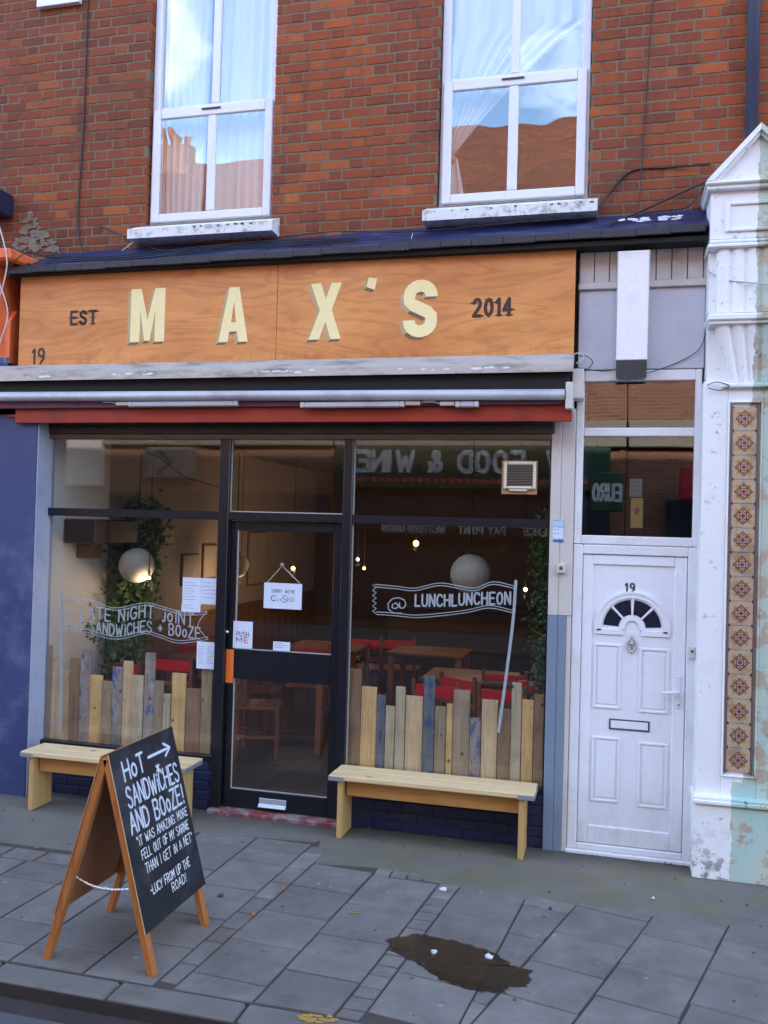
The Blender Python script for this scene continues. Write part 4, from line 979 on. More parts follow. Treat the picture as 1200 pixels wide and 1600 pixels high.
penline(b, [(806, 908), (800, 985), (779, 1143)], yw, .021)
b.build('banner_outline', GPEN, lb, recalc=False)
onpath('@', .105, .0075, [(606, 957), (634, 957)], yw - .0006, 'lettering', lb, seed=2)
onpath('LUNCHLUNCHEON', .082, .014, [(649, 947), (700, 947), (740, 944), (797, 944)], yw - .0006, 'lettering', lb, seed=8)

# right post
ps = thing('door_post', (2.04, 0, 0), 'pale boarded post between shop window and white door, blue grey below', 'post')
mb = MB(); 
MB().box(1.967, 2.035, -.05, .08, 1.62, 2.98, .004).build('upper_board', BEIGE, ps); MB().box(2.036, 2.128, -.046, .08, 1.62, 3.06, .004).build('upper_board', BEIGE, ps)
MB().box(1.967, 2.035, -.05, .08, -.02, 1.619, .004).build('lower_board', GREYB, ps); MB().box(2.036, 2.095, -.046, .08, -.02, 1.619, .004).build('lower_board', GREYB, ps); MB().box(2.0955, 2.128, -.04, .08, -.02, 1.619, .003).build('lower_board', BEIGE, ps)
t = thing('door_entry_box', (2.06, -.06, 1.56), 'small grey beige intercom box on the post', 'intercom')
p = at(877, 888, -.05); MB().box(p.x - .03, p.x + .03, -.085, -.051, p.z - .033, p.z + .033, .006).build('casing', BEIGE, t); MB().sphere((p.x, -.086, p.z + .003), .013, 10, 6, sq=(1, .4, 1)).build('button', DGREY, t, smooth=True)
paper(864, 811, 880, 823, -.0515, 'pale blue sticker on the post, upper', 'sticker', lines=1, mat=M('sticker_blue', (.42, .6, .85), (.4, .58, .8), 3, .5, 0))
paper(864, 824, 880, 842, -.0515, 'white sticker with blue bar on the post, just above the intercom', 'sticker', lines=2)
paper(864, 843, 880, 847, -.0515, 'dark blue strip sticker on the post', 'sticker', lines=0, mat=M('sticker_dk', (.05, .12, .4), (.05, .12, .4), 3, .5, 0))

# ================================================================== WHITE DOOR + FANLIGHT
dw = thing('house_door', (2.54, 0, 0), 'white plastic front door numbered 19 with half round window and four panels', 'door')
def bev(mb, x0, x1, y0, y1, z0, z1, c=.006): return mb.box(x0, x1, y0, y1, z0, z1, c)
ox0, ox1, oz = 2.131, 2.955, 2.118
f = MB(); fw = .065
bev(f, ox0, ox0 + fw, -.03, .06, .022, oz); bev(f, ox1 - fw, ox1, -.03, .06, .022, oz); bev(f, ox0 + fw, ox1 - fw, -.0295, .06, oz - fw, oz); bev(f, ox0 - .01, ox1 + .005, -.055, .06, -.005, .0215, .005); bev(f, ox0 + fw, ox1 - fw, -.0295, .05, .022, .065)
f.build('door_frame', UPVC2, dw)
s = MB(); ix0, ix1 = ox0 + fw + .003, ox1 - fw - .003; sw2 = .068
bev(s, ix0, ix0 + sw2, -.018, .05, .068, oz - fw - .003); bev(s, ix1 - sw2 - .012, ix1, -.018, .05, .068, oz - fw - .003); bev(s, ix0 + sw2, ix1 - sw2 - .012, -.0175, .05, oz - fw - .003 - sw2, oz - fw - .003); bev(s, ix0 + sw2, ix1 - sw2 - .012, -.0175, .05, .068, .19)
s.build('door_sash', PVC_DOOR, dw)
dx0, dx1 = ix0 + sw2, ix1 - sw2 - .012; dz0, dz1 = .19, oz - fw - .003 - sw2
MB().box(dx0, dx1, -.004, .03, dz0, dz1).build('door_leaf', PVC_DOOR, dw)
def panel(x0, x1, z0, z1):
    b = MB(); t = .018
    for (a, c, d, e_) in ((x0, x0 + t, z0, z1), (x1 - t, x1, z0, z1), (x0 + t, x1 - t, z0, z0 + t), (x0 + t, x1 - t, z1 - t, z1)): b.box(a, c, -.013, -.0045, d, e_, .0035)
    b.box(x0 + t + .012, x1 - t - .012, -.0095, -.0045, z0 + t + .012, z1 - t - .012, .003); b.build('raised_panel', PVC_DOOR, dw)
panel(2.283, 2.468, .995, 1.44); panel(2.585, 2.785, .985, 1.425); panel(2.283, 2.475, .355, .80); panel(2.59, 2.787, .345, .785)
# half-round light
cx, cz, R1, R0 = 2.535, 1.555, .245, .065
def fan(r0, r1, a0, a1, y0, y1, n=20):
    b = MB(); vs = []
    for i in range(n + 1):
        a = math.radians(a0 + (a1 - a0) * i / n)
        for r in (r0, r1):
            for y in (y0, y1): vs.append((cx + r * math.cos(a), y, cz + r * math.sin(a)))
    fs = []
    for i in range(n):
        o, p = i * 4, (i + 1) * 4; fs += [(o, o + 2, p + 2, p), (o + 1, p + 1, p + 3, o + 3), (o + 2, o + 3, p + 3, p + 2), (o, p, p + 1, o + 1)]
    fs += [(0, 1, 3, 2), (n * 4, n * 4 + 2, n * 4 + 3, n * 4 + 1)]
    return b.add(vs, fs)
fan(.205, .25, -7, 187, -.016, -.0045, 28).build('arch_moulding', PVC_DOOR, dw)
fan(.235, .25, -7, 187, -.021, -.0165, 28).build('arch_moulding', PVC_DOOR, dw)
fan(.05, .085, -10, 190, -.016, -.0045).build('arch_moulding', PVC_DOOR, dw)
b = MB(); b.box(cx - .25, cx - .06, -.016, -.0045, cz - .052, cz - .012, .003); b.box(cx + .06, cx + .25, -.016, -.0045, cz - .052, cz - .012, .003); b.build('arch_base', PVC_DOOR, dw)
for a0, a1 in ((4, 43), (49, 86), (94, 131), (137, 176)): fan(.09, .192, a0, a1, -.0065, -.0045, 8).build('fan_pane', GL_DARK, dw)
b = MB()
for a in (46.5, 90, 133.5): 
    c_, s_ = math.cos(math.radians(a)), math.sin(math.radians(a)); X = Matrix(((c_, 0, -s_, cx), (0, 1, 0, 0), (s_, 0, c_, cz), (0, 0, 0, 1)))
    b.box(.086, .204, -.012, -.0066, -.007, .007, .002, X=X)
b.build('glazing_bar', PVC_DOOR, dw)
b = MB(); fn = planefn((2.487, -.0055, 1.80), (1, 0, 0), (0, 0, 1), (0, -1, 0), .0001); write(b, '1', .058, .013, fn); b.build('digit', DGREY, dw, recalc=False); b = MB(); fn = planefn((2.518, -.0055, 1.80), (1, 0, 0), (0, 0, 1), (0, -1, 0), .0001); write(b, '9', .058, .013, fn); b.build('digit', DGREY, dw, recalc=False)
kn = MB(); kz = 1.44; kx = 2.535
kn.tube([(kx + .030 * math.cos(2 * PI * k / 16), -.016, kz + .042 * math.sin(2 * PI * k / 16)) for k in range(17)], .0065, 6, caps=False); kn.sphere((kx, -.018, kz + .012), .016, 8, 6); kn.sphere((kx, -.015, kz + .055), .013, 8, 6, sq=(.9, .8, 1.8)); kn.sphere((kx, -.02, kz - .046), .012, 8, 6); kn.tube([(kx, -.016, kz - .03), (kx, -.016, kz + .05)], .006, 6)
kn.build('door_knocker', M('knocker', (.55, .55, .52), (.4, .4, .38), 40, .3, .2, metal=.3), dw, smooth=True)
b = MB(); lx0, lx1, lz0, lz1 = 2.397, 2.665, .855, .928
for (a, c, d, e_) in ((lx0, lx0 + .01, lz0, lz1), (lx1 - .01, lx1, lz0, lz1), (lx0 + .01, lx1 - .01, lz0, lz0 + .009), (lx0 + .01, lx1 - .01, lz1 - .009, lz1)): b.box(a, c, -.012, -.0045, d, e_, .002)
lp = b.build('letter_plate', DGREY, dw); MB().box(lx0 + .011, lx1 - .011, -.010, -.0045, lz0 + .010, lz1 - .010, .002).build('flap', PVC_DOOR, lp)
hx = ix1 - .040; b = MB(); b.box(hx - .014, hx + .014, -.028, -.0185, 1.03, 1.25, .006); b.tube([(hx, -.03, 1.145), (hx, -.062, 1.145), (hx - .03, -.068, 1.143), (hx - .11, -.066, 1.135)], [.009, .010, .012, .009], 8); b.build('handle', UPVC, dw)
MB().sphere((hx, -.029, 1.06), .011, 8, 6, sq=(.8, .4, 1.4)).build('keyhole', CHROME, dw, smooth=True)
bl = thing('door_bell', (2.93, -.03, 1.4), 'small white bell push on the right side of the white door frame', 'doorbell')
MB().box(2.905, 2.945, -.052, -.0305, 1.375, 1.455, .006).build('casing', BEIGE, bl); MB().sphere((2.925, -.053, 1.425), .010, 8, 6, sq=(1, .4, 1)).build('button', DGREY, bl, smooth=True)

fl_ = thing('fanlight', (2.54, 0, 2.12), 'two white framed panes over the white front door', 'window')
b = MB(); z0, z1 = 2.121, 3.325; t_ = .052
bev(b, ox0, ox0 + t_, -.03, .06, z0, z1); bev(b, ox1 - t_ + .01, ox1, -.03, .06, z0, z1); bev(b, ox0 + t_, ox1 - t_ + .01, -.0295, .06, z0, z0 + .062); bev(b, ox0 + t_, ox1 - t_ + .01, -.0295, .06, 2.868, 2.928); bev(b, ox0 + t_, ox1 - t_ + .01, -.0295, .06, 3.25, z1)
b.build('frame', UPVC2, fl_)
MB().box(ox0 + t_ - .003, ox1 - t_ + .013, .0, .006, z0 + .06, 2.87).build('pane', GL_FAN, fl_); MB().box(ox0 + t_ - .003, ox1 - t_ + .013, .0, .006, 2.926, 3.252).build('pane', GL_FAN, fl_)
# hanging card seen behind the fanlight glass
at_ = at(994, 800, .05)
paper(986, 778, 1004, 825, .05, 'yellow hanging tag with red mark inside the fanlight over the white door', 'tag', lines=0, mat=M('tag_yellow', (.80, .48, .16), (.7, .4, .12), 8, .6, 0), heads=[('0', .38, .45, .22, .24, .012, 1)])
paper(984, 748, 1003, 777, .052, 'pale card hanging above the yellow tag inside the fanlight', 'tag', lines=3, mat=M('tag_grey', (.35, .36, .33), (.3, .3, .28), 8, .6, 0))

# grey panels above the door
pn = thing('panel_box', (2.54, 0, 3.6), 'grey white boarded panel above the white door', 'panel')
ya = -.03
MB().box(2.131, 2.965, ya, .08, 3.33, 3.885, .004).build('flat_panel', GPANEL, pn)
vp = MB(); vp.box(2.125, 2.975, -.055, .08, 3.886, 3.935, .005); vp.box(2.125, 2.975, -.055, .08, 4.165, 4.225, .005); vp.build('vent_rail', VENTM, pn)
x = 2.128; k = 0
while x < 2.97:
    MB().box(x + .002, min(x + .0995, 2.972), -.038 - (k % 2) * .001, .08, 3.936, 4.164, .004).build('board', VENTM, pn); x += .1025; k += 1
# projecting light box
wb = thing('projecting_sign', (2.49, -.1, 3.8), 'blank white projecting light box sign above the front door', 'sign')
yq = -.10; yf = -.16
MB().box(sx(2.385, yf), sx(2.60, yf), yf, ya - .03, sz(3.40, yf), sz(4.16, yf), .004).build('light_box', M('lightbox', (.86, .84, .86), (.82, .80, .83), 3, .4, .04, dirt=(.4, .36, .33), dirt_amt=.2, dirt_scale=9), wb)
MB().prism([(yf + .004, sz(3.40, yf) - .001), (yf + .03, sz(3.28, yf)), (-.035, sz(3.30, yf)), (-.035, sz(3.40, yf) - .001)], 'x', sx(2.39, yf), sx(2.595, yf)).build('underside_box', DGREY, wb)
b = MB()
for xx_, s_ in ((sx(2.385, yf), -1), (sx(2.60, yf), 1)): b.box(xx_ - .003, xx_ + .003, yf - .003, yf - .0002, sz(3.405, yf), sz(4.155, yf))
b.build('edge_strip', M('edge_strip', (.5, .48, .46), (.2, .17, .15), 30, .5, 0), wb)

# ================================================================== PILASTER
pl = thing('pilaster', (3.25, -.2, 0), 'peeling white and green pilaster with tile strip, fluted bracket and little pediment', 'pilaster')
YP = -.20
def W(x, y): return sx(x, y)
def pbox(nm, x0, x1, yf_, z0, z1, c=.006, mat=PILM):   # measured on the facade plane, standing forward at yf_
    return MB().box(W(x0, yf_), W(x1, yf_), yf_, .09, sz(z0, yf_), sz(z1, yf_), c).build(nm, mat, pl)
XR = 3.75
pbox('plinth', 2.958, XR, -.25, -.10, .40, .012); pbox('base_moulding', 2.952, XR, -.275, .401, .43, .006); pbox('base_moulding', 2.955, XR, -.262, .431, .455, .006)
# shaft with a recessed panel for the tiles
xa, xb, za, zb = 3.125, 3.345, .60, 3.11
pbox('shaft', 2.965, xa, -.20, .456, 3.24, .004); pbox('shaft', xb, XR, -.20, .456, 3.24, .004)
pbox('shaft', xa + .0005, xb - .0005, -.1995, zb, 3.24, .0); pbox('shaft', xa + .0005, xb - .0005, -.1995, .456, za, .0)
MB().box(W(xa, -.19), W(xb, -.19), -.185, .0, sz(za, -.19), sz(zb, -.19)).build('recess', PILM, pl)
b = MB()
for (a, c, d, e_) in ((xa, xa + .012, za, zb), (xb - .012, xb, za, zb)): b.box(W(a, -.2), W(c, -.2), -.212, -.186, sz(d, -.2), sz(e_, -.2), .004)
b.box(W(xa, -.2) + .012, W(xb, -.2) - .012, -.2115, -.186, sz(zb, -.2) - .014, sz(zb, -.2), .004); b.box(W(xa, -.2) + .012, W(xb, -.2) - .012, -.2115, -.186, sz(za, -.2), sz(za, -.2) + .014, .004)
b.build('panel_moulding', PILM, pl)
# patterned tiles
tx = W(3.232, -.19); tw = .148; tz0, tz1 = sz(.635, -.19), sz(3.07, -.19); nT = 15; th = (tz1 - tz0) / nT
def disc(b, cx_, cz_, r, mi, y, n=12, sq=1.): b.add([(cx_ + r * math.cos(2 * PI * k / n), y, cz_ + r * sq * math.sin(2 * PI * k / n)) for k in range(n)], [tuple(range(n))], mi)
def tile_mesh():
    b = MB(); b.box(-tw / 2 + .001, tw / 2 - .001, -.006, .002, -th / 2 + .001, th / 2 - .001, .0015, 0)
    dia = lambda r, mi, y: b.add([(r, y, 0), (0, y, r), (-r, y, 0), (0, y, -r)], [(0, 1, 2, 3)], mi)
    for sx_, sz_ in ((1, 1), (1, -1), (-1, 1), (-1, -1)):
        disc(b, sx_ * .033, sz_ * .033, .013, 2, -.0064)
        disc(b, sx_ * .068, sz_ * .074, .006, 1, -.0064, 6)
    dia(.058, 1, -.0070); dia(.049, 2, -.0074); dia(.043, 4, -.0078)
    for a in range(4):
        t = PI / 4 + a * PI / 2; disc(b, .024 * math.cos(t), .024 * math.sin(t), .010, 1, -.0081, 8)
    for a in range(4):
        t = a * PI / 2; disc(b, .034 * math.cos(t), .034 * math.sin(t), .006, 1, -.0083, 8)
    b.add([(-.022, -.0087, -.022), (.022, -.0087, -.022), (.022, -.0087, .022), (-.022, -.0087, .022)], [(0, 1, 2, 3)], 3)
    b.add([(-.017, -.009, -.017), (.017, -.009, -.017), (.017, -.009, .017), (-.017, -.009, .017)], [(0, 1, 2, 3)], 4)
    disc(b, 0, 0, .013, 3, -.0094, 12)
    o = b.build('tile', [TILE_B, TILE_D, TILE_O, TILE_R, TILE_W], recalc=False); me = o.data; bpy.data.objects.remove(o); return me
tme = tile_mesh()
for k in range(nT):
    o = bpy.data.objects.new('tile', tme); COL.objects.link(o); o.parent = pl
    o.location = Vector((tx + rnd.uniform(-.001, .001), -.1925, tz0 + th * (k + .5))) - pl.location; o.rotation_euler.y = rnd.uniform(-.012, .012)
b = MB(); b.box(tx - tw / 2 - .012, tx - tw / 2 - .001, -.200, -.186, tz0 - .01, tz1 + .01); b.box(tx + tw / 2 + .001, tx + tw / 2 + .012, -.200, -.186, tz0 - .01, tz1 + .01); b.build('tile_edging', M('tile_edge', (.20, .11, .09), (.15, .08, .07), 9, .5, .1), pl)
# capital: necking, tapering fluted bracket, ledge, fluted block
pbox('necking', 3.08, 3.60, -.235, 3.20, 3.235, .008); pbox('necking_bed', 2.985, XR, -.16, 3.241, 3.66, .0)
def flutes(x0b, x1b, x0t, x1t, zb_, zt_, yb_, yt_, n, nm):
    b = MB()
    for i in range(n):
        for (u0, u1, dy) in ((i / n + .10 / n, (i + .9) / n, -.014),):
            vs = []
            m = 8
            for j in range(m + 1):
                t = j / m; e_ = t ** 1.6; y = yb_ + (yt_ - yb_) * e_; xl_ = W(x0b + (x0t - x0b) * t, y); xr_ = W(x1b + (x1t - x1b) * t, y); z_ = sz(zb_ + (zt_ - zb_) * t, y)
                wv = (xr_ - xl_)
                for q in range(7):
                    a = PI * q / 6; xx_ = xl_ + wv * (u0 + (u1 - u0) * (.5 - .5 * math.cos(a))); vs.append((xx_, y - .018 * math.sin(a) + .012, z_))
            b.add(vs, [(j * 7 + q, j * 7 + q + 1, (j + 1) * 7 + q + 1, (j + 1) * 7 + q) for j in range(m) for q in range(6)])
    b.build(nm, PILM, pl, smooth=True)
    c = MB(); m = 8; vs = []
    for j in range(m + 1):
        t = j / m; e_ = t ** 1.6; y = yb_ + (yt_ - yb_) * e_ + .010; z_ = sz(zb_ + (zt_ - zb_) * t, y)
        vs += [(W(x0b + (x0t - x0b) * t, y), y, z_), (W(x1b + (x1t - x1b) * t, y), y, z_), (W(x1b + (x1t - x1b) * t, y), .05, z_), (W(x0b + (x0t - x0b) * t, y), .05, z_)]
    fs = [(j * 4 + q, j * 4 + (q + 1) % 4, (j + 1) * 4 + (q + 1) % 4, (j + 1) * 4 + q) for j in range(m) for q in range(4)] + [(0, 1, 2, 3), (m * 4, m * 4 + 1, m * 4 + 2, m * 4 + 3)]
    c.add(vs, fs).build(nm + '_core', PILM, pl)
flutes(3.135, 3.50, 3.03, 3.60, 3.236, 3.655, -.21, -.27, 6, 'bracket_flutes')
pbox('ledge', 2.985, 3.66, -.30, 3.656, 3.705, .01); pbox('ledge', 2.995, 3.65, -.285, 3.63, 3.6555, .006)
flutes(3.035, 3.59, 3.035, 3.59, 3.706, 4.150, -.26, -.26, 6, 'block_flutes'); pbox('block_bed', 2.985, XR, -.20, 3.7055, 4.15, .0)
pbox('moulding', 2.975, 3.68, -.29, 4.151, 4.18, .008); pbox('moulding', 2.985, 3.67, -.28, 4.181, 4.205, .006)
pbox('pedestal', 2.99, 3.65, -.26, 4.206, 4.545, .005)
b = MB(); fx0, fx1, fz0, fz1 = 3.085, 3.50, 4.255, 4.46
for (a, c, d, e_) in ((fx0, fx0 + .03, fz0, fz1), (fx1 - .03, fx1, fz0, fz1)): b.box(W(a, -.27), W(c, -.27), -.275, -.2605, sz(d, -.27), sz(e_, -.27), .005)
for (d, e_) in ((fz0, fz0 + .025), (fz1 - .025, fz1)): b.box(W(fx0, -.27) + .03, W(fx1, -.27) - .03, -.2745, -.2605, sz(d, -.27), sz(e_, -.27), .005)
b.build('panel_frame', PILM, pl)
pbox('cornice', 2.965, 3.67, -.30, 4.546, 4.585, .008); pbox('cornice', 2.955, 3.68, -.32, 4.586, 4.61, .008)
xa_, xb_, xm_ = W(2.955, -.32), W(3.68, -.32), W(3.30, -.32); zc, zp = sz(4.6105, -.32), sz(4.985, -.32)
MB().prism([(xa_ + .03, zc), (xb_ - .03, zc), (xm_, zp - .03)], 'y', -.27, .08).build('tympanum', PILM, pl)
for d_, y_ in ((0, -.32), (.028, -.30)):
    for sgn, xe in ((1, xa_), (-1, xb_)):
        MB().prism([(xe + sgn * d_, zc + .0), (xe + sgn * (d_ + .045), zc + .0), (xm_ + (0), zp - .042 - d_), (xm_, zp - d_)], 'y', y_ + (0 if sgn > 0 else .0005), y_ + .06 if d_ == 0 else .0795).build('raking_cornice', PILM, pl)

# neighbour on the right beyond the pilaster, and drainpipe
pipe = thing('drainpipe', (3.25, 0, 5), 'dark blue grey drainpipe running down the brickwork to the pediment', 'pipe')
p = at(1177, 100, .03)
MB().tube([(p.x + .0, .045, 4.7), (p.x, .045, 8.9)], .040, 14).build('pipe', M('pipe_blue', (.07, .085, .15), (.05, .06, .12), 4, .45, .05), pipe, smooth=True)

# ================================================================== LEFT NEIGHBOUR
nb = thing('blue_shopfront', (-2.6, -.1, 0), 'blue painted neighbouring shop wall with pale edge at the left', 'wall')
yn = -.2; xe = sx(-2.20, yn)
MB().box(-3.6, xe, yn, .05, -.02, sz(3.10, yn), .004).build('blue_panel', NEIB, nb)
MB().box(xe + .0005, xe + .012, yn + .01, -.0, -.02, sz(3.05, yn), .002).build('pale_edge', NEIS, nb)
MB().box(xe + .001, -2.121, -.02, .05, -.02, 2.98).build('pale_reveal', NEIS, nb)
MB().box(-3.6, sx(-2.24, -.24), -.24, -.05, sz(3.10, -.24), sz(3.15, -.24), .006).build('top_rail', M('rail_blue', (.10, .15, .28), (.08, .12, .22), 5, .5, .1), nb)
cb = MB(); 
for k in range(9): cb.tube([(-2.44 - k * .05, -.1, sz(3.44, -.1)), (-2.44 - k * .05, -.1, sz(3.52, -.1))], .026, 8)
cb.build('blue_corrugation', NEIB, nb, smooth=True)
oc = thing('orange_bracket', (-2.6, -.2, 3.5), 'bright orange curved console bracket left of the wooden sign', 'bracket')
ob = MB()
prof = []
for t in range(13):
    u = t / 12; z_ = 3.50 + .72 * u; y_ = -.02 - .26 * (u ** 1.7); prof.append((y_, z_))
prof = [(.09, 3.50)] + prof + [(-.29, 4.23), (.09, 4.23)]
ob.prism(prof, 'x', -2.90, -2.455); ob.build('bracket_body', ORNG, oc)
ob = MB(); ob.box(-2.98, -2.26, -.33, .09, 4.232, 4.33, .02); ob.build('bracket_cap', ORNG, oc)
ob = MB(); ob.prism([(.09, 3.46), (-.10, 3.46), (-.10, 3.80), (-.02, 3.9), (.09, 3.9)], 'x', -2.4545, -2.41); ob.build('bracket_side', ORNG, oc)
ab = MB().box(-2.95, at(8, 320, -.02).x, -.10, .09, at(4, 335, -.02).z, at(4, 299, -.02).z, .01); tag(ab.build('alarm_box', M('alarm_navy', (.01, .015, .05), (.01, .015, .04), 4, .5, 0)), 'dark navy box fixed to the brickwork at the far left', 'box')
wbd = MB().box(at(58, 5, .06).x, at(124, 5, .06).x, .05, .098, at(90, 8, .06).z, 6.9, .004); tag(wbd.build('wall_board', UPVC2), 'white board on the brickwork at the top left corner', 'board')
# mortar-smeared gable scar on the brickwork
sc_ = MB()
tri = [at(18, 392, .09), at(45, 328, .09), at(96, 395, .09)]
for _ in range(170):
    u, v = rnd.random(), rnd.random()
    if u + v > 1: u, v = 1 - u, 1 - v
    p = tri[0] + (tri[1] - tri[0]) * u + (tri[2] - tri[0]) * v; r_ = rnd.uniform(.012, .035)
    sc_.add([(p.x + r_ * rnd.uniform(.6, 1.2) * math.cos(2 * PI * k / 7), .0935 - _ * .00002, p.z + r_ * rnd.uniform(.3, .7) * math.sin(2 * PI * k / 7)) for k in range(7)], [tuple(range(7))])
tag(sc_.build('mortar_smear', M('smear', (.20, .17, .13), (.14, .10, .08), 9, .9, .3), bld, recalc=False), kind='stuff')

# ================================================================== CABLES
def cable(pts, r, label, mat=CABLE, cat='cable', g='cables on the facade', k=6):
    o = MB().tube(smoothline(pts, k), r, 6).build('cable', mat, smooth=True); return tag(o, label, cat, g)
A = at
cable([A(138, -20, .09), A(134, 100, .088), A(130, 200, .09), A(122, 330, .088), A(124, 370, .07), A(130, 398, -.05)], .007, 'black cable dropping down the brickwork left of the left window')
cable([A(1021, -20, .09), A(1016, 60, .09), A(1008, 180, .09), A(1002, 260, .09), A(998, 330, .06), A(990, 350, -.02)], .004, 'thin dark cable down the bricks right of the right window')
cable([A(933, 332, .0), A(950, 305, .07), A(985, 268, .09), A(1040, 262, .09), A(1110, 257, .05)], .007, 'black cable looping from the right sill to the pediment')
cable([A(905, 368, -.10), A(990, 335, .02), A(1050, 308, .06), A(1103, 284, .05)], .007, 'black cable rising from the ledge to the pediment, upper of two')
cable([A(930, 360, -.08), A(1010, 333, .0), A(1070, 325, .03), A(1095, 300, .04), A(1104, 280, .05)], .006, 'black cable from the ledge bending up to the pediment, lower of two')
for i, dz in enumerate((0, 5, 9, 13)):
    cable([A(70, 398 + dz, -.15), A(140, 402 + dz * .6, -.17), A(240, 394 + dz * .8, -.16), A(330, 384 + dz * .5, -.14), A(430, 376 + dz * .7, -.14), A(560, 372 + dz * .3, -.14)], .0045, ['topmost', 'second', 'third', 'lowest'][i] + ' of the black cables lying along the left end of the blue ledge')
cable([A(150, 350, .09), A(215, 378, .05), A(260, 392, -.05), A(340, 388, -.15)], .004, 'thin black cable crossing the bricks below the left window')
cable([A(430, 372, -.12), A(520, 362, -.05), A(640, 362, -.05), A(760, 352, -.05), A(900, 340, -.03)], .004, 'thin black cable along the back of the ledge between the windows')
cable([A(213, 368, -.0), A(205, 380, -.03), A(190, 392, -.1)], .003, 'short white cable at the left end of the left sill', CABLEW)
cable([A(645, 364, -.03), A(640, 378, -.1), A(628, 390, -.23)], .003, 'short white cable hanging over the ledge right of the middle', CABLEW)
cable([A(896, 553, -.15), A(908, 552, -.16), A(912, 560, -.16), A(900, 568, -.16)], .004, 'small white cable loop at the lower right corner of the sign', CABLEW)
cable([A(898, 558, -.15), A(915, 556, -.13), A(926, 566, -.1), A(915, 578, -.1), A(900, 572, -.1)], .003, 'thin grey cable loop beside the corner of the sign', CABLE)
cable([A(905, 575, -.08), A(940, 580, -.05), A(965, 577, -.04)], .003, 'thin dark cable running under the grey panel', CABLE)
cable([A(1010, 583, -.06), A(1050, 570, -.04), A(1090, 548, -.045), A(1103, 520, -.05)], .003, 'thin grey cable rising across the grey panel to the pilaster', CABLE)
cable([A(1107, 424, -.22), A(1130, 436, -.24), A(1165, 441, -.28), A(1205, 444, -.3)], .005, 'pale cable crossing the fluted block of the pilaster', CABLEW)
cable([A(1105, 602, -.22), A(1120, 597, -.23), A(1140, 603, -.24), A(1125, 610, -.23), A(1106, 606, -.22)], .003, 'tangled thin wire at the foot of the fluted bracket', CABLE)
for (a_, c_, nm) in (((-2, 350), (8, 470), 'upper'), ((-2, 440), (9, 540), 'lower')):
    cable([A(a_[0], a_[1], -.34), A(c_[0] + 3, (a_[1] + c_[1]) / 2, -.34), A(a_[0], c_[1], -.34)], .005, 'grey cable curling at the left edge of the picture, ' + nm, CABLEW)
cable([A(0, 378, -.3), A(30, 392, -.32), A(70, 400, -.33), A(110, 405, -.2)], .005, 'black cable lying over the orange bracket cap')
cable([A(12, 425, -.30), A(28, 403, -.34), A(48, 394, -.345), A(75, 402, -.25)], .004, 'black cable draped over the front of the orange bracket')
# little splashes of white under sills
# ================================================================== BENCHES
def bench(x0, x1, y0, y1, zt, label):
    t = thing('bench', ((x0 + x1) / 2, (y0 + y1) / 2, 0), label, 'bench', 'pine benches under the shop windows')
    ym = (y0 + y1) / 2; th_ = .036
    MB().box(x0, x1, y0, ym - .002, zt - th_, zt, .005).build('seat_plank', PINE, t); MB().box(x0 + .002, x1 - .003, ym + .002, y1, zt - th_, zt - .001, .005).build('seat_plank', PINE, t)
    for xl_ in (x0 + .06, x1 - .105): MB().box(xl_, xl_ + .037, y0 + .025, y1 - .02, 0, zt - th_ - .001, .004).build('leg', PINEZ, t)
    MB().box(x0 + .106, x1 - .106, ym - .06, ym - .018, zt - th_ - .125, zt - th_ - .001, .004).build('apron', PINED, t)
    for xe_, s_ in ((x0, 1), (x1, -1)):
        b = MB(); b.box(xe_ - .002 * s_, xe_ + .11 * s_, y0 - .003, y0 - .0003, zt - th_ - .002, zt - .010); b.box(xe_ - .003 * s_, xe_ - .0003 * s_, y0 - .003, y1 - .02, zt - th_ - .002, zt - .010)
        b.build('metal_strip', GALV, t)
    return t
bench(-1.885, -.525, -.505, -.215, .443, 'left pine bench under the left window, half hidden behind the blackboard')
bench(.493, 1.928, -.335, -.035, .447, 'right pine bench under the right shop window')

# ================================================================== A-BOARD
ab_ = thing('pavement_blackboard', (.02, -2.15, 0), 'folding blackboard on the pavement chalked HOT SANDWICHES AND BOOZE', 'blackboard')
yN, yF = -2.435, -1.815
def lean(foot_x, top_x, sgn, nm):
    Hh = 1.035; dx = top_x - foot_x; L = math.hypot(dx, Hh); U_ = Vector((dx / L, 0, Hh / L)); Nn = Vector((Hh / L * sgn, 0, -dx / L * sgn))
    # local frame: x outward normal, y along the board, z up the slope
    X = Matrix(((Nn.x, 0, U_.x, foot_x), (0, 1, 0, 0), (Nn.z, 0, U_.z, 0), (0, 0, 0, 1)))
    for yy in (yN, yF - .045):
        MB().box(-.036, -.001, yy, yy + .045, .0, L - .01, .003, X=X).build(nm, BOARDW, ab_)
    MB().box(-.036, -.001, yN + .0455, yF - .0455, L - .06, L - .012, .003, X=X).build('top_rail', BOARDW, ab_)
    return X, L
Xf, L = lean(.305, .02, 1, 'leg'); Xb, _ = lean(-.315, -.015, -1, 'leg')
z0b, z1b = .205, L + .012
MB().box(.000, .006, yN - .004, yF + .03, z0b, z1b, .0008, X=Xf).build('front_board', CHALKB, ab_)
MB().box(.000, .006, yN - .004, yF + .004, z0b + .03, z1b - .01, .0008, X=Xb).build('back_board', HARDB, ab_)
MB().box(.0062, .0075, yN - .0035, yN - .0003, z0b, z1b - .02, X=Xf)
b = MB(); b.box(.001, .0055, yN - .0065, yN - .0045, z0b, z1b - .004, X=Xf); b.build('pale_edge', M('board_edge', (.68, .45, .2), (.6, .38, .16), 9, .6, 0), ab_)
ch = smoothline([(-.195, yN + .03, .43), (-.07, yN + .03, .385), (.03, yN + .03, .378), (.10, yN + .03, .385), (.19, yN + .03, .40)], 8)
b = MB()
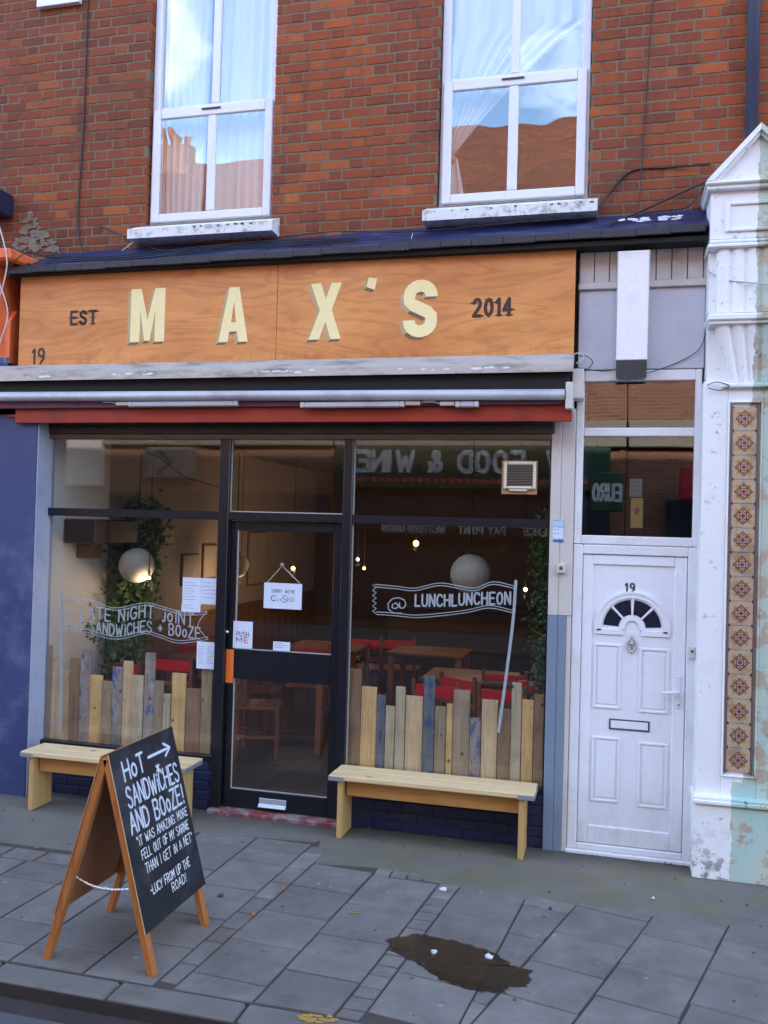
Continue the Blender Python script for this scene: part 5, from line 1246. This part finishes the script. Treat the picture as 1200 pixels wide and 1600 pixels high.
for i in range(len(ch) - 1):
    p, q = ch[i], ch[i + 1]; m_ = (p + q) / 2; n_ = Vector((0, .0045, .0)) if i % 2 else Vector((0, 0, .0045)); b.tube([p, m_ + n_, q], .0024, 5)
    b.tube([p, m_ - n_, q], .0024, 5)
b.build('chain', CHROME, ab_)
tb_ = MB(); BW = yF - yN
def brd(u, v, l=0):  # u along the board from the near edge, v up the slope
    return tuple(Xf @ Vector((.0066 + .00005 * l, yN + u, v)))
def brd2(u, v, l=0): return tuple(Xf @ Vector((.0076 + .00005 * l, yN + u, v)))
R_ = random.Random(4)
def chalk(txt, u, v, h, wfit, sw_, bold=False, rise=0.):
    f1 = lambda a, b__, l: brd(u + a, v + b__ + rise * a, l); f2 = lambda a, b__, l: brd2(u + a, v + b__ + rise * a, l)
    s = R_.randint(0, 999)
    write(tb_, txt, h, sw_, f1, ws=.8, gap=1.1, jit=.05, rng=random.Random(s), fit=wfit, mi=0 if bold else 1)
    if bold: write(tb_, txt, h, sw_ * .38, f2, ws=.8, gap=1.1, jit=.05, rng=random.Random(s), fit=wfit, mi=1)
chalk('HoT', .09, .925, .092, .20, .016, True, .03)
for (a_, c_) in (((.34, .985), (.57, .985)), ((.515, 1.018), (.575, .985)), ((.515, .952), (.575, .985))):
    ribbon(tb_, [a_, c_], .017, brd, mi=0); ribbon(tb_, [a_, c_], .007, brd2, mi=1)
for (a_, c_) in (((.395, .925), (.43, .897)), ((.395, .897), (.43, .925)), ((.412, .93), (.412, .892))): ribbon(tb_, [a_, c_], .008, brd, mi=1)
chalk('SANDWiCHES', .075, .795, .098, .53, .0145, True, .0)
chalk('AND BOoZE!', .055, .672, .096, .55, .0155, True, .0)
chalk('"iT WAS AMAZiNG. MORE', .085, .600, .045, .53, .0052); chalk('FELL OUT OF MY SARNiE', .10, .530, .045, .50, .0052); chalk('THAN I GET iN A NET"', .11, .458, .046, .50, .0052)
chalk('-LUCY FROM UP THE', .11, .350, .044, .42, .0052); chalk('ROAD!', .31, .290, .044, .15, .0052)
tb_.build('chalk_writing', [CHALKD, CHALK], ab_, recalc=False)

# ================================================================== INTERIOR
ir = thing('shop_interior', (0, 3, 0), 'walls, floor and ceiling of the dim shop room behind the glass', 'room')
XL, XRr, YBk, ZF, ZC = -2.14, 2.02, 7.0, .10, 3.05
MB().box(XL - .1, XL, .07, 1.02, ZF, ZC).build('white_wall', IW_WHITE, ir)
MB().box(XL - .1, XL - .01, 1.021, YBk, 1.16, ZC).build('tan_wall', IW_TAN, ir)
n = 22
for i in range(n):
    y0_ = 1.022 + i * (YBk - 1.03) / n; MB().box(XL - .1, XL - .002, y0_ + .004, y0_ + (YBk - 1.03) / n - .004, ZF, 1.155, .004).build('wall_board', IW_WOOD, ir)
MB().box(XL - .1, XL + .02, 1.021, YBk, 1.156, 1.19, .004).build('dado_rail', IW_WOOD, ir)
MB().box(XL - .1, XRr + .1, YBk, YBk + .1, ZF, ZC).build('back_wall', M('back_wall_brown', (.10, .065, .05), (.075, .05, .04), 2, .8, .05), ir)
MB().box(XRr, XRr + .1, .07, YBk, ZF, ZC).build('right_wall', IW_DARK, ir)
MB().box(XL - .1, XRr + .1, .062, YBk + .1, -.05, ZF).build('floor', FLOORM, ir)
MB().box(XL - .1, XRr + .1, .062, YBk + .1, ZC, ZC + .1).build('ceiling', CEIL, ir)
# counter at the back
ctr = thing('counter', (0, 5.8, 0), 'dark wooden serving counter at the back of the shop', 'counter')
MB().box(-.6, 1.9, 5.6, 6.2, ZF, 1.1, .01).build('counter_body', IW_DARK, ctr); MB().box(-.65, 1.95, 5.55, 6.25, 1.101, 1.15, .008).build('counter_top', IW_DARK, ctr)
# hall behind the white door
hb = MB(); hb.box(2.13, 2.2, .07, 3, .0, 3.3); hb.box(2.95, 3.0, .07, 3, .0, 3.3); hb.box(2.13, 3., 3.0, 3.1, 0, 3.3); hb.box(2.13, 3.0, .07, 3.1, 3.31, 3.36)
tag(hb.build('hallway', IW_DARK), 'dark hallway behind the white front door', 'room')
# chairs
def make_chair():
    t = thing('chair', (0, 0, 0), 'chair', 'chair', 'red backed wooden chairs inside the shop')
    for sx_ in (-1, 1):
        MB().box(sx_ * .19 - .015, sx_ * .19 + .015, -.19, -.16, 0, .44, .003).build('leg', CHAIRW, t, local=True)
        b = MB(); b.prism([(.17, 0), (.20, 0), (.205, .44), (.235, .84), (.208, .84), (.172, .44)], 'x', sx_ * .19 - .014, sx_ * .19 + .014); b.build('leg', CHAIRW, t, local=True)
        MB().box(sx_ * .19 - .01, sx_ * .19 + .01, -.16, .17, .18, .205, .002).build('stretcher', CHAIRW, t, local=True)
    MB().box(-.21, .21, -.20, .19, .441, .462, .004).build('seat', CHAIRW, t, local=True)
    MB().box(-.176, .176, .205, .225, .70, .80, .004).build('backrest', CHAIRR, t, local=True)
    MB().box(-.176, .176, .196, .212, .56, .60, .003).build('back_slat', CHAIRW, t, local=True)
    return t
ch0 = make_chair()
def tb_loc(px, py, Y, z=.90):
    p = at(px, py, Y); return p
specs = [(200, 1040, .95, 'leftmost red backed chair behind the left window', 2.9), (268, 1045, 1.30, 'red backed chair behind the pale planks of the left window', 3.2), (300, 1012, 2.3, 'red backed chair in the second row of the left window', 3.1),
         (685, 1075, .95, 'red backed chair close behind the dark blue plank of the right window', 3.05), (787, 1083, .95, 'red backed chair nearest the painted flag pole', 3.1), (787, 1038, 1.75, 'red backed chair one row behind the painted flag pole', 3.2), (735, 1055, 1.35, 'red backed chair between the flag pole and the blue plank', 2.6), (835, 1065, 1.5, 'red backed chair at the right end of the right window', 3.3),
         (573, 972, 3.6, 'distant red backed chair at the left of the right window', 3.1), (622, 970, 3.7, 'distant red backed chair, second from the door frame', 3.2), (420, 1000, 2.2, 'red backed chair seen above the door rail', .3), (492, 1003, 2.6, 'red backed chair seen at the right of the upper door glass', .2), (392, 1070, 1.1, 'wooden chair seen through the lower door glass', 1.9)]
for i, (px, py, Y, lab, rz) in enumerate(specs):
    o = ch0 if i == 0 else copy_tree(ch0); p = at(px, py, Y); o.location = (max(p.x, XL + .3), Y + (.2 if rz > 1 else -.2), ZF + (.0 if Y > 2 else .0)); o.rotation_euler.z = rz; o['label'] = lab
def make_table():
    t = thing('table', (0, 0, 0), 'table', 'table', 'wooden tables inside the shop')
    MB().box(-.42, .42, -.34, .34, .72, .75, .005).build('tabletop', TABW, t, local=True)
    for a in (-1, 1):
        for c in (-1, 1): MB().box(a * .37 - .03, a * .37 + .03, c * .29 - .03, c * .29 + .03, 0, .719, .004).build('leg', CHAIRW, t, local=True)
    return t
tb0 = make_table()
for i, (x, y, lab) in enumerate(((-1.5, 2.1, 'wooden table behind the left window'), (-.55, 1.75, 'wooden table seen through the shop door'), (-.7, 3.3, 'wooden table further back behind the shop door'), (1.15, 1.9, 'wooden table behind the right window'), (.45, 3.4, 'wooden table far back behind the right window'))):
    o = tb0 if i == 0 else copy_tree(tb0); o.location = (x, y, ZF); o['label'] = lab
# plank screens
def screen(planks, y, z0, label):
    t = thing('plank_screen', (at(planks[0][0], 1100, y).x, y, z0), label, 'screen')
    for i, (pa, pb, pt, m_) in enumerate(planks):
        a, c = at(pa, 1090, y), at(pb, 1090, y); z1 = at((pa + pb) / 2, pt, y).z; yy = y + (i % 3) * .006
        b = MB(); sl = rnd.uniform(-.004, .004); zz = z1
        X = Matrix.Translation(((a.x + c.x) / 2, yy, z0)) @ Matrix.Rotation(sl, 4, 'Y')
        w2 = (c.x - a.x) / 2
        b.box(-w2 + .0008, w2 - .0008, 0, .016, 0, z1 - z0, .002, X=X); pko = b.build('plank', PK[m_], t)
        if i % 2 == 0 and c.x - a.x > .05:
            nb_ = MB()
            for q in range(4): nb_.sphere(((a.x + c.x) / 2 + rnd.choice((-1, 1)) * w2 * .5, yy - .001, z1 - .05 - (q // 2) * rnd.uniform(.25, .4) - rnd.uniform(0, .01)), .004, 6, 4)
            nb_.build('nail', DGREY, pko)
    return t
screen([(62, 79, 1008, 'g'), (79, 95, 1030, 'p'), (94, 108, 1047, 'p'), (107, 123, 1028, 'b'), (123, 139, 1015, 'u'), (138, 158, 1055, 'y'), (158, 174, 1064, 'g'), (174, 190, 1042, 'u'), (190, 205, 1033, 'p'), (205, 223, 1055, 'w'), (224, 240, 1020, 'u'), (240, 254, 1064, 'g'), (255, 266, 1084, 'w'), (267, 289, 1052, 'y'), (290, 313, 1076, 'b'), (314, 331, 1045, 'g')], .03, .40, 'screen of uneven reclaimed planks inside the left window')
screen([(538, 564, 1045, 'b'), (564, 588, 1073, 'y'), (588, 602, 1086, 'n'), (603, 617, 1103, 'w'), (618, 633, 1073, 'w'), (634, 661, 1088, 'p'), (662, 679, 1056, 'n'), (680, 697, 1104, 'g'), (698, 708, 1100, 'y'), (709, 735, 1078, 'g'), (735, 752, 1122, 'u'), (753, 778, 1094, 'p'), (779, 799, 1108, 'b'), (799, 815, 1067, 'w'), (816, 834, 1094, 'y'), (835, 858, 1085, 'b')], .03, .40, 'screen of uneven reclaimed planks inside the right window')
# wall box, ivy, globes, lamps
wbx = thing('wall_heater', (XL + .15, .6, 2.1), 'black box hanging high on the white wall inside the left window', 'box')
MB().box(XL + .02, XL + .32, .30, 1.0, 1.99, 2.20, .01).build('casing', BLACK, wbx); MB().box(XL, XL + .14, .52, .70, 1.86, 1.985, .006).build('wooden_bracket', IW_WOOD, wbx)
def ivy(cxs, label, dens, spread, mats=(LEAF, LEAF2), leaf=.035):
    spread = spread if isinstance(spread, tuple) else (spread, spread)
    t = thing('ivy_plant', cxs[-1], label, 'plant')
    line = smoothline(cxs, 8); MB().tube(line, .008, 5).build('stem', STEM, t)
    b = MB(); 
    for _ in range(dens):
        p = rnd.choice(line) + Vector((rnd.gauss(0, spread[0]), rnd.gauss(0, spread[1]), rnd.gauss(0, .05)))
        u = Vector((rnd.uniform(-1, 1), rnd.uniform(-1, 1), rnd.uniform(-1, .3))).normalized(); v = u.cross(Vector((rnd.uniform(-1, 1), rnd.uniform(-1, 1), rnd.uniform(-1, 1)))).normalized(); s_ = leaf * rnd.uniform(.6, 1.3)
        n_ = u.cross(v) * s_ * .25
        b.add([p, p + u * s_ * .5 + v * s_ * .45 + n_, p + u * s_ * 1.2, p + u * s_ * .5 - v * s_ * .45 + n_], [(0, 1, 2), (0, 2, 3)], 0 if rnd.random() < .65 else 1)
    o = b.build('foliage', list(mats), t, recalc=False); o['kind'] = 'stuff'
ivy([(XL + .2, 1.35, 2.35), (XL + .2, 1.28, 2.1), (XL + .18, 1.25, 1.9), (XL + .2, 1.2, 1.6), (XL + .16, 1.15, 1.35), (XL + .16, 1.15, 1.1), (XL + .14, 1.1, .8)], 'ivy trailing down the wall behind the left window', 3600, (.065, .15), leaf=.05)
ivy([(1.93, .42, 2.3), (1.90, .42, 1.9), (1.92, .42, 1.5), (1.93, .42, 1.2), (1.95, .42, .9)], 'ivy hanging inside the right edge of the right window', 2000, .05)
ivy([(-1.9, .35, 1.25), (-1.75, .4, 1.22), (-1.65, .5, 1.15)], 'small leafy sprig above the planks of the left window', 160, .04, leaf=.03)
def globe(c, r, label, hook):
    t = thing('pendant_lamp', c, label, 'lamp', 'round paper pendant lamps')
    b = MB(); b.sphere(c, r, 28, 18); b.build('lamp_shade', GLOBE, t, smooth=True)
    MB().tube(smoothline(hook, 6), .006, 6).build('flex', CABLE, t, smooth=True)
c1 = Vector((-1.71, .8, 1.80)); globe(c1, .155, 'round mottled lamp globe hanging in the left window', [c1 + Vector((0, 0, .155)), c1 + Vector((.01, 0, .6)), at(221, 712, .8), at(226, 706, .78), at(250, 716, .7), at(290, 745, .5), at(347, 762, .2)])
c2 = Vector((1.286, .8, 1.84)); globe(c2, .162, 'round mottled lamp globe behind the right window flag', [c2 + Vector((0, 0, .16)), c2 + Vector((0, 0, .7)), (c2.x, .8, 3.04)])
c3 = Vector((-1.72, 3.0, 1.73)); globe(c3, .14, 'small dark round lamp far back beside the door frame', [c3 + Vector((0, 0, .14)), (c3.x, 3., 3.04)])
BULB = emit('bulb_glow', (1., .42, .08), 6)
def bulb(p, r, label, e=10):
    t = thing('light_bulb', p, label, 'light bulb', 'warm bare bulbs in the shop')
    MB().sphere(p, r, 10, 8).build('bulb', BULB, t, smooth=True); MB().tube([(p.x, p.y, p.z + r), (p.x, p.y, p.z + r + .05)], .012, 6).build('socket', DGREY, t)
    MB().tube([(p.x, p.y, p.z + r + .05), (p.x, p.y, ZC)], .004, 5).build('flex', CABLE, t)
    if e:
        l = bpy.data.lights.new('bulb_light', 'POINT'); l.energy = e; l.color = (1, .70, .42); l.shadow_soft_size = .05
        lo = bpy.data.objects.new('bulb_light', l); COL.objects.link(lo); lo.parent = t; lo.location = (0, 0, -.06)
bulb(at(233, 903, .75), .014, 'tiny yellow bulb glowing under the left lamp globe', .7)
bulb(at(650, 849, 5.), .035, 'warm bulb near the ceiling behind the right window', 1.2)
bulb(at(559, 874, 4.2), .018, 'warm bulb just right of the door frame, upper of two', .6)
bulb(at(569, 888, 4.6), .018, 'warm bulb just right of the door frame, lower of two', 0)
bulb(at(458, 888, 3.4), .022, 'warm bulb behind the closed sign string', .7)
bulb(at(735, 926, 2.6), .016, 'warm bulb glowing below the right lamp globe', 1)
bulb(at(821, 921, 3.4), .02, 'warm bulb left of the hanging ivy in the right window', 1)
bulb(at(376, 898, 3.1), .014, 'small bulb low beside the dark globe behind the door glass', 1)
# pictures on the left wall
FRM = M('frame_pale', (.42, .36, .3), (.36, .3, .25), 4, .6, 0)
for (y0_, y1_, z0_, z1_, lab) in ((2.0, 2.3, 1.95, 2.15, 'small pale picture high on the tan wall'), (2.5, 2.9, 1.5, 1.85, 'pale picture low on the tan wall, front'), (3.0, 3.35, 1.55, 1.95, 'pale picture low on the tan wall, middle'), (3.6, 4.0, 1.5, 1.9, 'pale picture on the tan wall behind the door'), (4.3, 4.9, 1.4, 2.1, 'large pale board on the tan wall behind the door')):
    t = thing('picture', (XL, (y0_ + y1_) / 2, z0_), lab, 'picture', 'pale pictures on the inside wall')
    MB().box(XL - .009, XL + .012, y0_, y1_, z0_, z1_, .004).build('frame', IW_WOOD, t); MB().box(XL + .0125, XL + .016, y0_ + .02, y1_ - .02, z0_ + .02, z1_ - .02).build('print', FRM, t)
# extractor fan in the right top pane
fp = thing('extractor_fan', (1.74, .03, 2.58), 'cream square extractor fan on a wooden plate in the top of the right window', 'fan')
a, c = at(785, 720, -.01), at(839, 773, -.01)
MB().box(a.x, c.x, -.018, -.0045, c.z, a.z, .002).build('mounting_plate', CARD, fp)
x0_, x1_, z0_, z1_ = a.x + .015, c.x - .008, c.z + .035, a.z - .008; w_ = .022
b = MB(); b.box(x0_, x0_ + w_, -.045, -.0185, z0_, z1_, .008); b.box(x1_ - w_, x1_, -.045, -.0185, z0_, z1_, .008); b.box(x0_ + w_, x1_ - w_, -.0445, -.0185, z0_, z0_ + w_, .008); b.box(x0_ + w_, x1_ - w_, -.0445, -.0185, z1_ - w_, z1_, .008); b.box(x0_ + .04, x1_ - .06, -.038, -.0185, z0_ - .014, z0_ - .0005, .003); b.build('casing', FANW, fp)
MB().box(x0_ + w_, x1_ - w_, -.024, -.0186, z0_ + w_, z1_ - w_).build('fan_core', DARK, fp)
nn = 13
for k in range(nn):
    z_ = z0_ + w_ + (z1_ - z0_ - 2 * w_) * (k + .5) / nn; MB().box(x0_ + w_, x1_ - w_, -.040, -.030, z_ - .0025, z_ + .0025).build('slat', M('fan_slat', (.20, .16, .12), (.16, .13, .1), 4, .5, 0), fp)
cable([at(806, 712, .02), at(815, 695, .02), at(808, 688, .02)], .003, 'short black cable above the extractor fan')
cable([at(738, 735, .3), at(735, 722, .3), at(740, 712, .3), at(742, 722, .3), at(745, 735, .3)], .005, 'twisted black hook behind the top of the right window')

# ================================================================== STREET BEHIND THE CAMERA (seen in the glass)
GREEN = M('green_fascia', (.012, .05, .03), (.010, .04, .024), 3, .5, 0); LETW = M('fascia_letter', (.62, .64, .66), (.58, .6, .62), 6, .5, 0)
TILEO = M('orange_roof_tile', (.13, .045, .028), (.085, .03, .02), 5, .85, .3)
def terrace_mat():
    m, t, b, out = nodes('terrace_brick')
    mp = coord(t, 'pos', (1, 1, 1)); sp = t.nodes.new('ShaderNodeSeparateXYZ'); t.links.new(mp, sp.inputs[0]); cb_ = t.nodes.new('ShaderNodeCombineXYZ')
    t.links.new(sp.outputs[0], cb_.inputs[0]); t.links.new(sp.outputs[2], cb_.inputs[1])
    br = t.nodes.new('ShaderNodeTexBrick'); br.inputs['Scale'].default_value = 1.; br.inputs['Brick Width'].default_value = .225; br.inputs['Row Height'].default_value = .075; br.inputs['Mortar Size'].default_value = .008
    br.inputs['Color1'].default_value = (.24, .09, .05, 1); br.inputs['Color2'].default_value = (.17, .06, .035, 1); br.inputs['Mortar'].default_value = (.2, .17, .14, 1)
    t.links.new(cb_.outputs[0], br.inputs['Vector']); t.links.new(br.outputs[0], b.inputs['Base Color']); b.inputs['Roughness'].default_value = .9
    return m
TBR = terrace_mat()
def rooft():
    m, t, b, out = nodes('terrace_tiles')
    sp = t.nodes.new('ShaderNodeSeparateXYZ'); t.links.new(coord(t, 'pos'), sp.inputs[0]); cb_ = t.nodes.new('ShaderNodeCombineXYZ')
    t.links.new(sp.outputs[0], cb_.inputs[0]); t.links.new(sp.outputs[2], cb_.inputs[1])
    br = t.nodes.new('ShaderNodeTexBrick'); br.inputs['Scale'].default_value = 1.; br.inputs['Brick Width'].default_value = .20; br.inputs['Row Height'].default_value = .10; br.inputs['Mortar Size'].default_value = .010; br.inputs['Mortar Smooth'].default_value = .3
    br.inputs['Color1'].default_value = (.24, .075, .034, 1); br.inputs['Color2'].default_value = (.15, .048, .024, 1); br.inputs['Mortar'].default_value = (.05, .022, .015, 1)
    n = noise(t, coord(t, 'pos'), .5, 5); t.links.new(cb_.outputs[0], br.inputs['Vector']); t.links.new(mixc(t, math_(t, 'MULTIPLY', n, .5), br.outputs[0], (.04, .02, .015)), b.inputs['Base Color']); b.inputs['Roughness'].default_value = .9
    return m
TILEO = rooft()
WINB = M('dark_pane', (.03, .035, .045), (.04, .05, .06), 2, .1, 0)
GAB = [(-26, -17.5), (-17.5, -10.5), (-10.5, -3.6), (-3.6, 2.6), (2.6, 9.5), (9.5, 17)]
for i, (xa_, xb_) in enumerate(GAB):
    t = thing('terrace_house', ((xa_ + xb_) / 2, -12.5, 0), ['first', 'second', 'third', 'fourth', 'fifth', 'sixth'][i] + ' brick terrace house across the street, counted from the left end seen in the glass', 'building', 'terrace across the street')
    h_ = 8.7 + (i % 2) * .3
    MB().box(xa_ + .01, xb_ - .01, -20, -12.5, 0, h_).build('wall', TBR, t)
    MB().box(xa_ + .02, xb_ - .02, -12.49, -12.3, 3.96, 4.5, .02).build('stone_band', M('opp_stone', (.22, .19, .16), (.18, .16, .13), 2, .8, .1), t)
    b = MB(); b.prism([(-12.3, h_), (-20.2, h_), (-16.2, h_ + 3.6)], 'x', xa_ + .01, xb_ - .01); b.build('roof', TILEO, t)
    mx_ = (xa_ + xb_) / 2
    b = MB(); b.box(xa_ + .2, xa_ + 1.2, -16.6, -15.8, h_ + 2.5, h_ + 4.2); 
    for q in range(3): b.tube([(xa_ + .4 + q * .28, -16.2, h_ + 4.2), (xa_ + .4 + q * .28, -16.2, h_ + 4.6)], .1, 8)
    b.build('chimney', TBR, t)
    for wx_ in (mx_ - 1.8, mx_ + .8):
        wn = MB().box(wx_, wx_ + 1., -12.52, -12.44, 4.6, 6.3, .02).build('window', UPVC, t); MB().box(wx_ + .08, wx_ + .92, -12.439, -12.43, 4.68, 6.22).build('pane', WINB, wn)
def opp_sign(x0_, x1_, z0_, z1_, mat, label, y=-12.2): 
    t = thing('shop_sign', ((x0_ + x1_) / 2, y, z0_), label, 'sign'); MB().box(x0_, x1_, y - .25, y, z0_, z1_, .02).build('sign_board', mat, t); return t
def opp_text(t, txt, xright, z, h, width, sw_, mat=LETW, y=-12.2):
    b = MB(); write(b, txt, h, sw_, lambda u, v, l: (xright - u, y + .004 + .0004 * l, z + v), fit=width); b.build('lettering', mat, t, recalc=False)
t = opp_sign(-3.5, 2.3, 3.05, 3.95, GREEN, 'dark green shop sign FOOD & WINE across the street'); opp_text(t, 'FOOD & WINE', .55, 3.42, .40, 3.55, .10); opp_text(t, 'W', 1.55, 3.42, .4, .5, .1)
b = MB()
for q in range(30): b.box(-3.2 + q * .17, -3.08 + q * .17, -12.197, -12.19, 3.18, 3.27)
b.build('red_dashes', PTXTR, t)
t = opp_sign(1.95, 2.55, 2.6, 3.35, M('green_bright', (.015, .07, .03), (.015, .06, .03), 3, .5, 0), 'bright green shop sign EURO across the street', -11.0); opp_text(t, 'EURO', 2.50, 2.82, .30, .50, .06, y=-11.0)
t = opp_sign(-2.9, 1.6, 2.0, 2.55, DARK, 'dark shop window band with white lettering across the street', -12.15); opp_text(t, 'LICENCE', 1.35, 2.12, .15, .75, .03, y=-12.15); opp_text(t, 'PAY POINT', .2, 2.12, .15, .95, .03, y=-12.15); opp_text(t, 'WESTERN UNION', -1.05, 2.12, .15, 1.35, .03, y=-12.15)
t = opp_sign(-11.6, -9.3, 3.0, 4.1, M('pale_sign', (.6, .56, .52), (.55, .5, .47), 3, .5, 0), 'pale shop sign with orange letters across the street'); opp_text(t, 'TO', -10.5, 3.45, .42, .75, .11, ORANGE)
t = opp_sign(3.6, 7.5, 2.9, 3.5, M('red_awning', (.35, .01, .015), (.3, .01, .012), 3, .6, 0), 'red shop awning board across the street', -11.6)
b = MB()
for (xa_, xb_, m_) in ((-26, -12, 0), (-9.2, -3.7, 0), (-3.5, 2.3, 0), (3.4, 17, 0)): b.box(xa_, xb_, -12.49, -12.38, .3, 2.9)
tag(b.build('shop_window_row', WINB), 'dark shop windows along the ground floor across the street', 'window')
t = opp_sign(-8.1, -6.9, 3.2, 3.9, M('grey_sign', (.2, .2, .19), (.17, .17, .16), 3, .5, 0), 'grey sign with a chevron across the street'); b = MB(); ribbon(b, [(-7.75, 3.8), (-7.2 - .25, 3.55), (-7.75, 3.3)], .07, lambda u, v, l: (u, -12.19 + .0004 * l, v)); b.build('chevron', DARK, t, recalc=False)
# neighbouring terraces on our side (keep the street in shade)
for (xa_, xb_, lab) in ((-40, -3.61, 'plain brick terrace continuing to the left'), (4.61, 40, 'plain brick terrace continuing to the right')):
    t = thing('terrace_building', ((xa_ + xb_) / 2, 4, 0), lab, 'building'); MB().box(xa_, xb_, .1, 9.1, 0, WTOP).build('wall', TBR, t); MB().prism([(.05, WTOP), (9.2, WTOP), (4.6, WTOP + 1.9)], 'x', xa_, xb_).build('roof', SLATE, t)
rp = thing('green_shopfront', (4, -.1, 0), 'pale blue green neighbouring shopfront right of the pilaster', 'shopfront')
MB().box(W(XR, -.1), 4.6, -.1, .09, 0, 4.3).build('front', NEIS, rp)
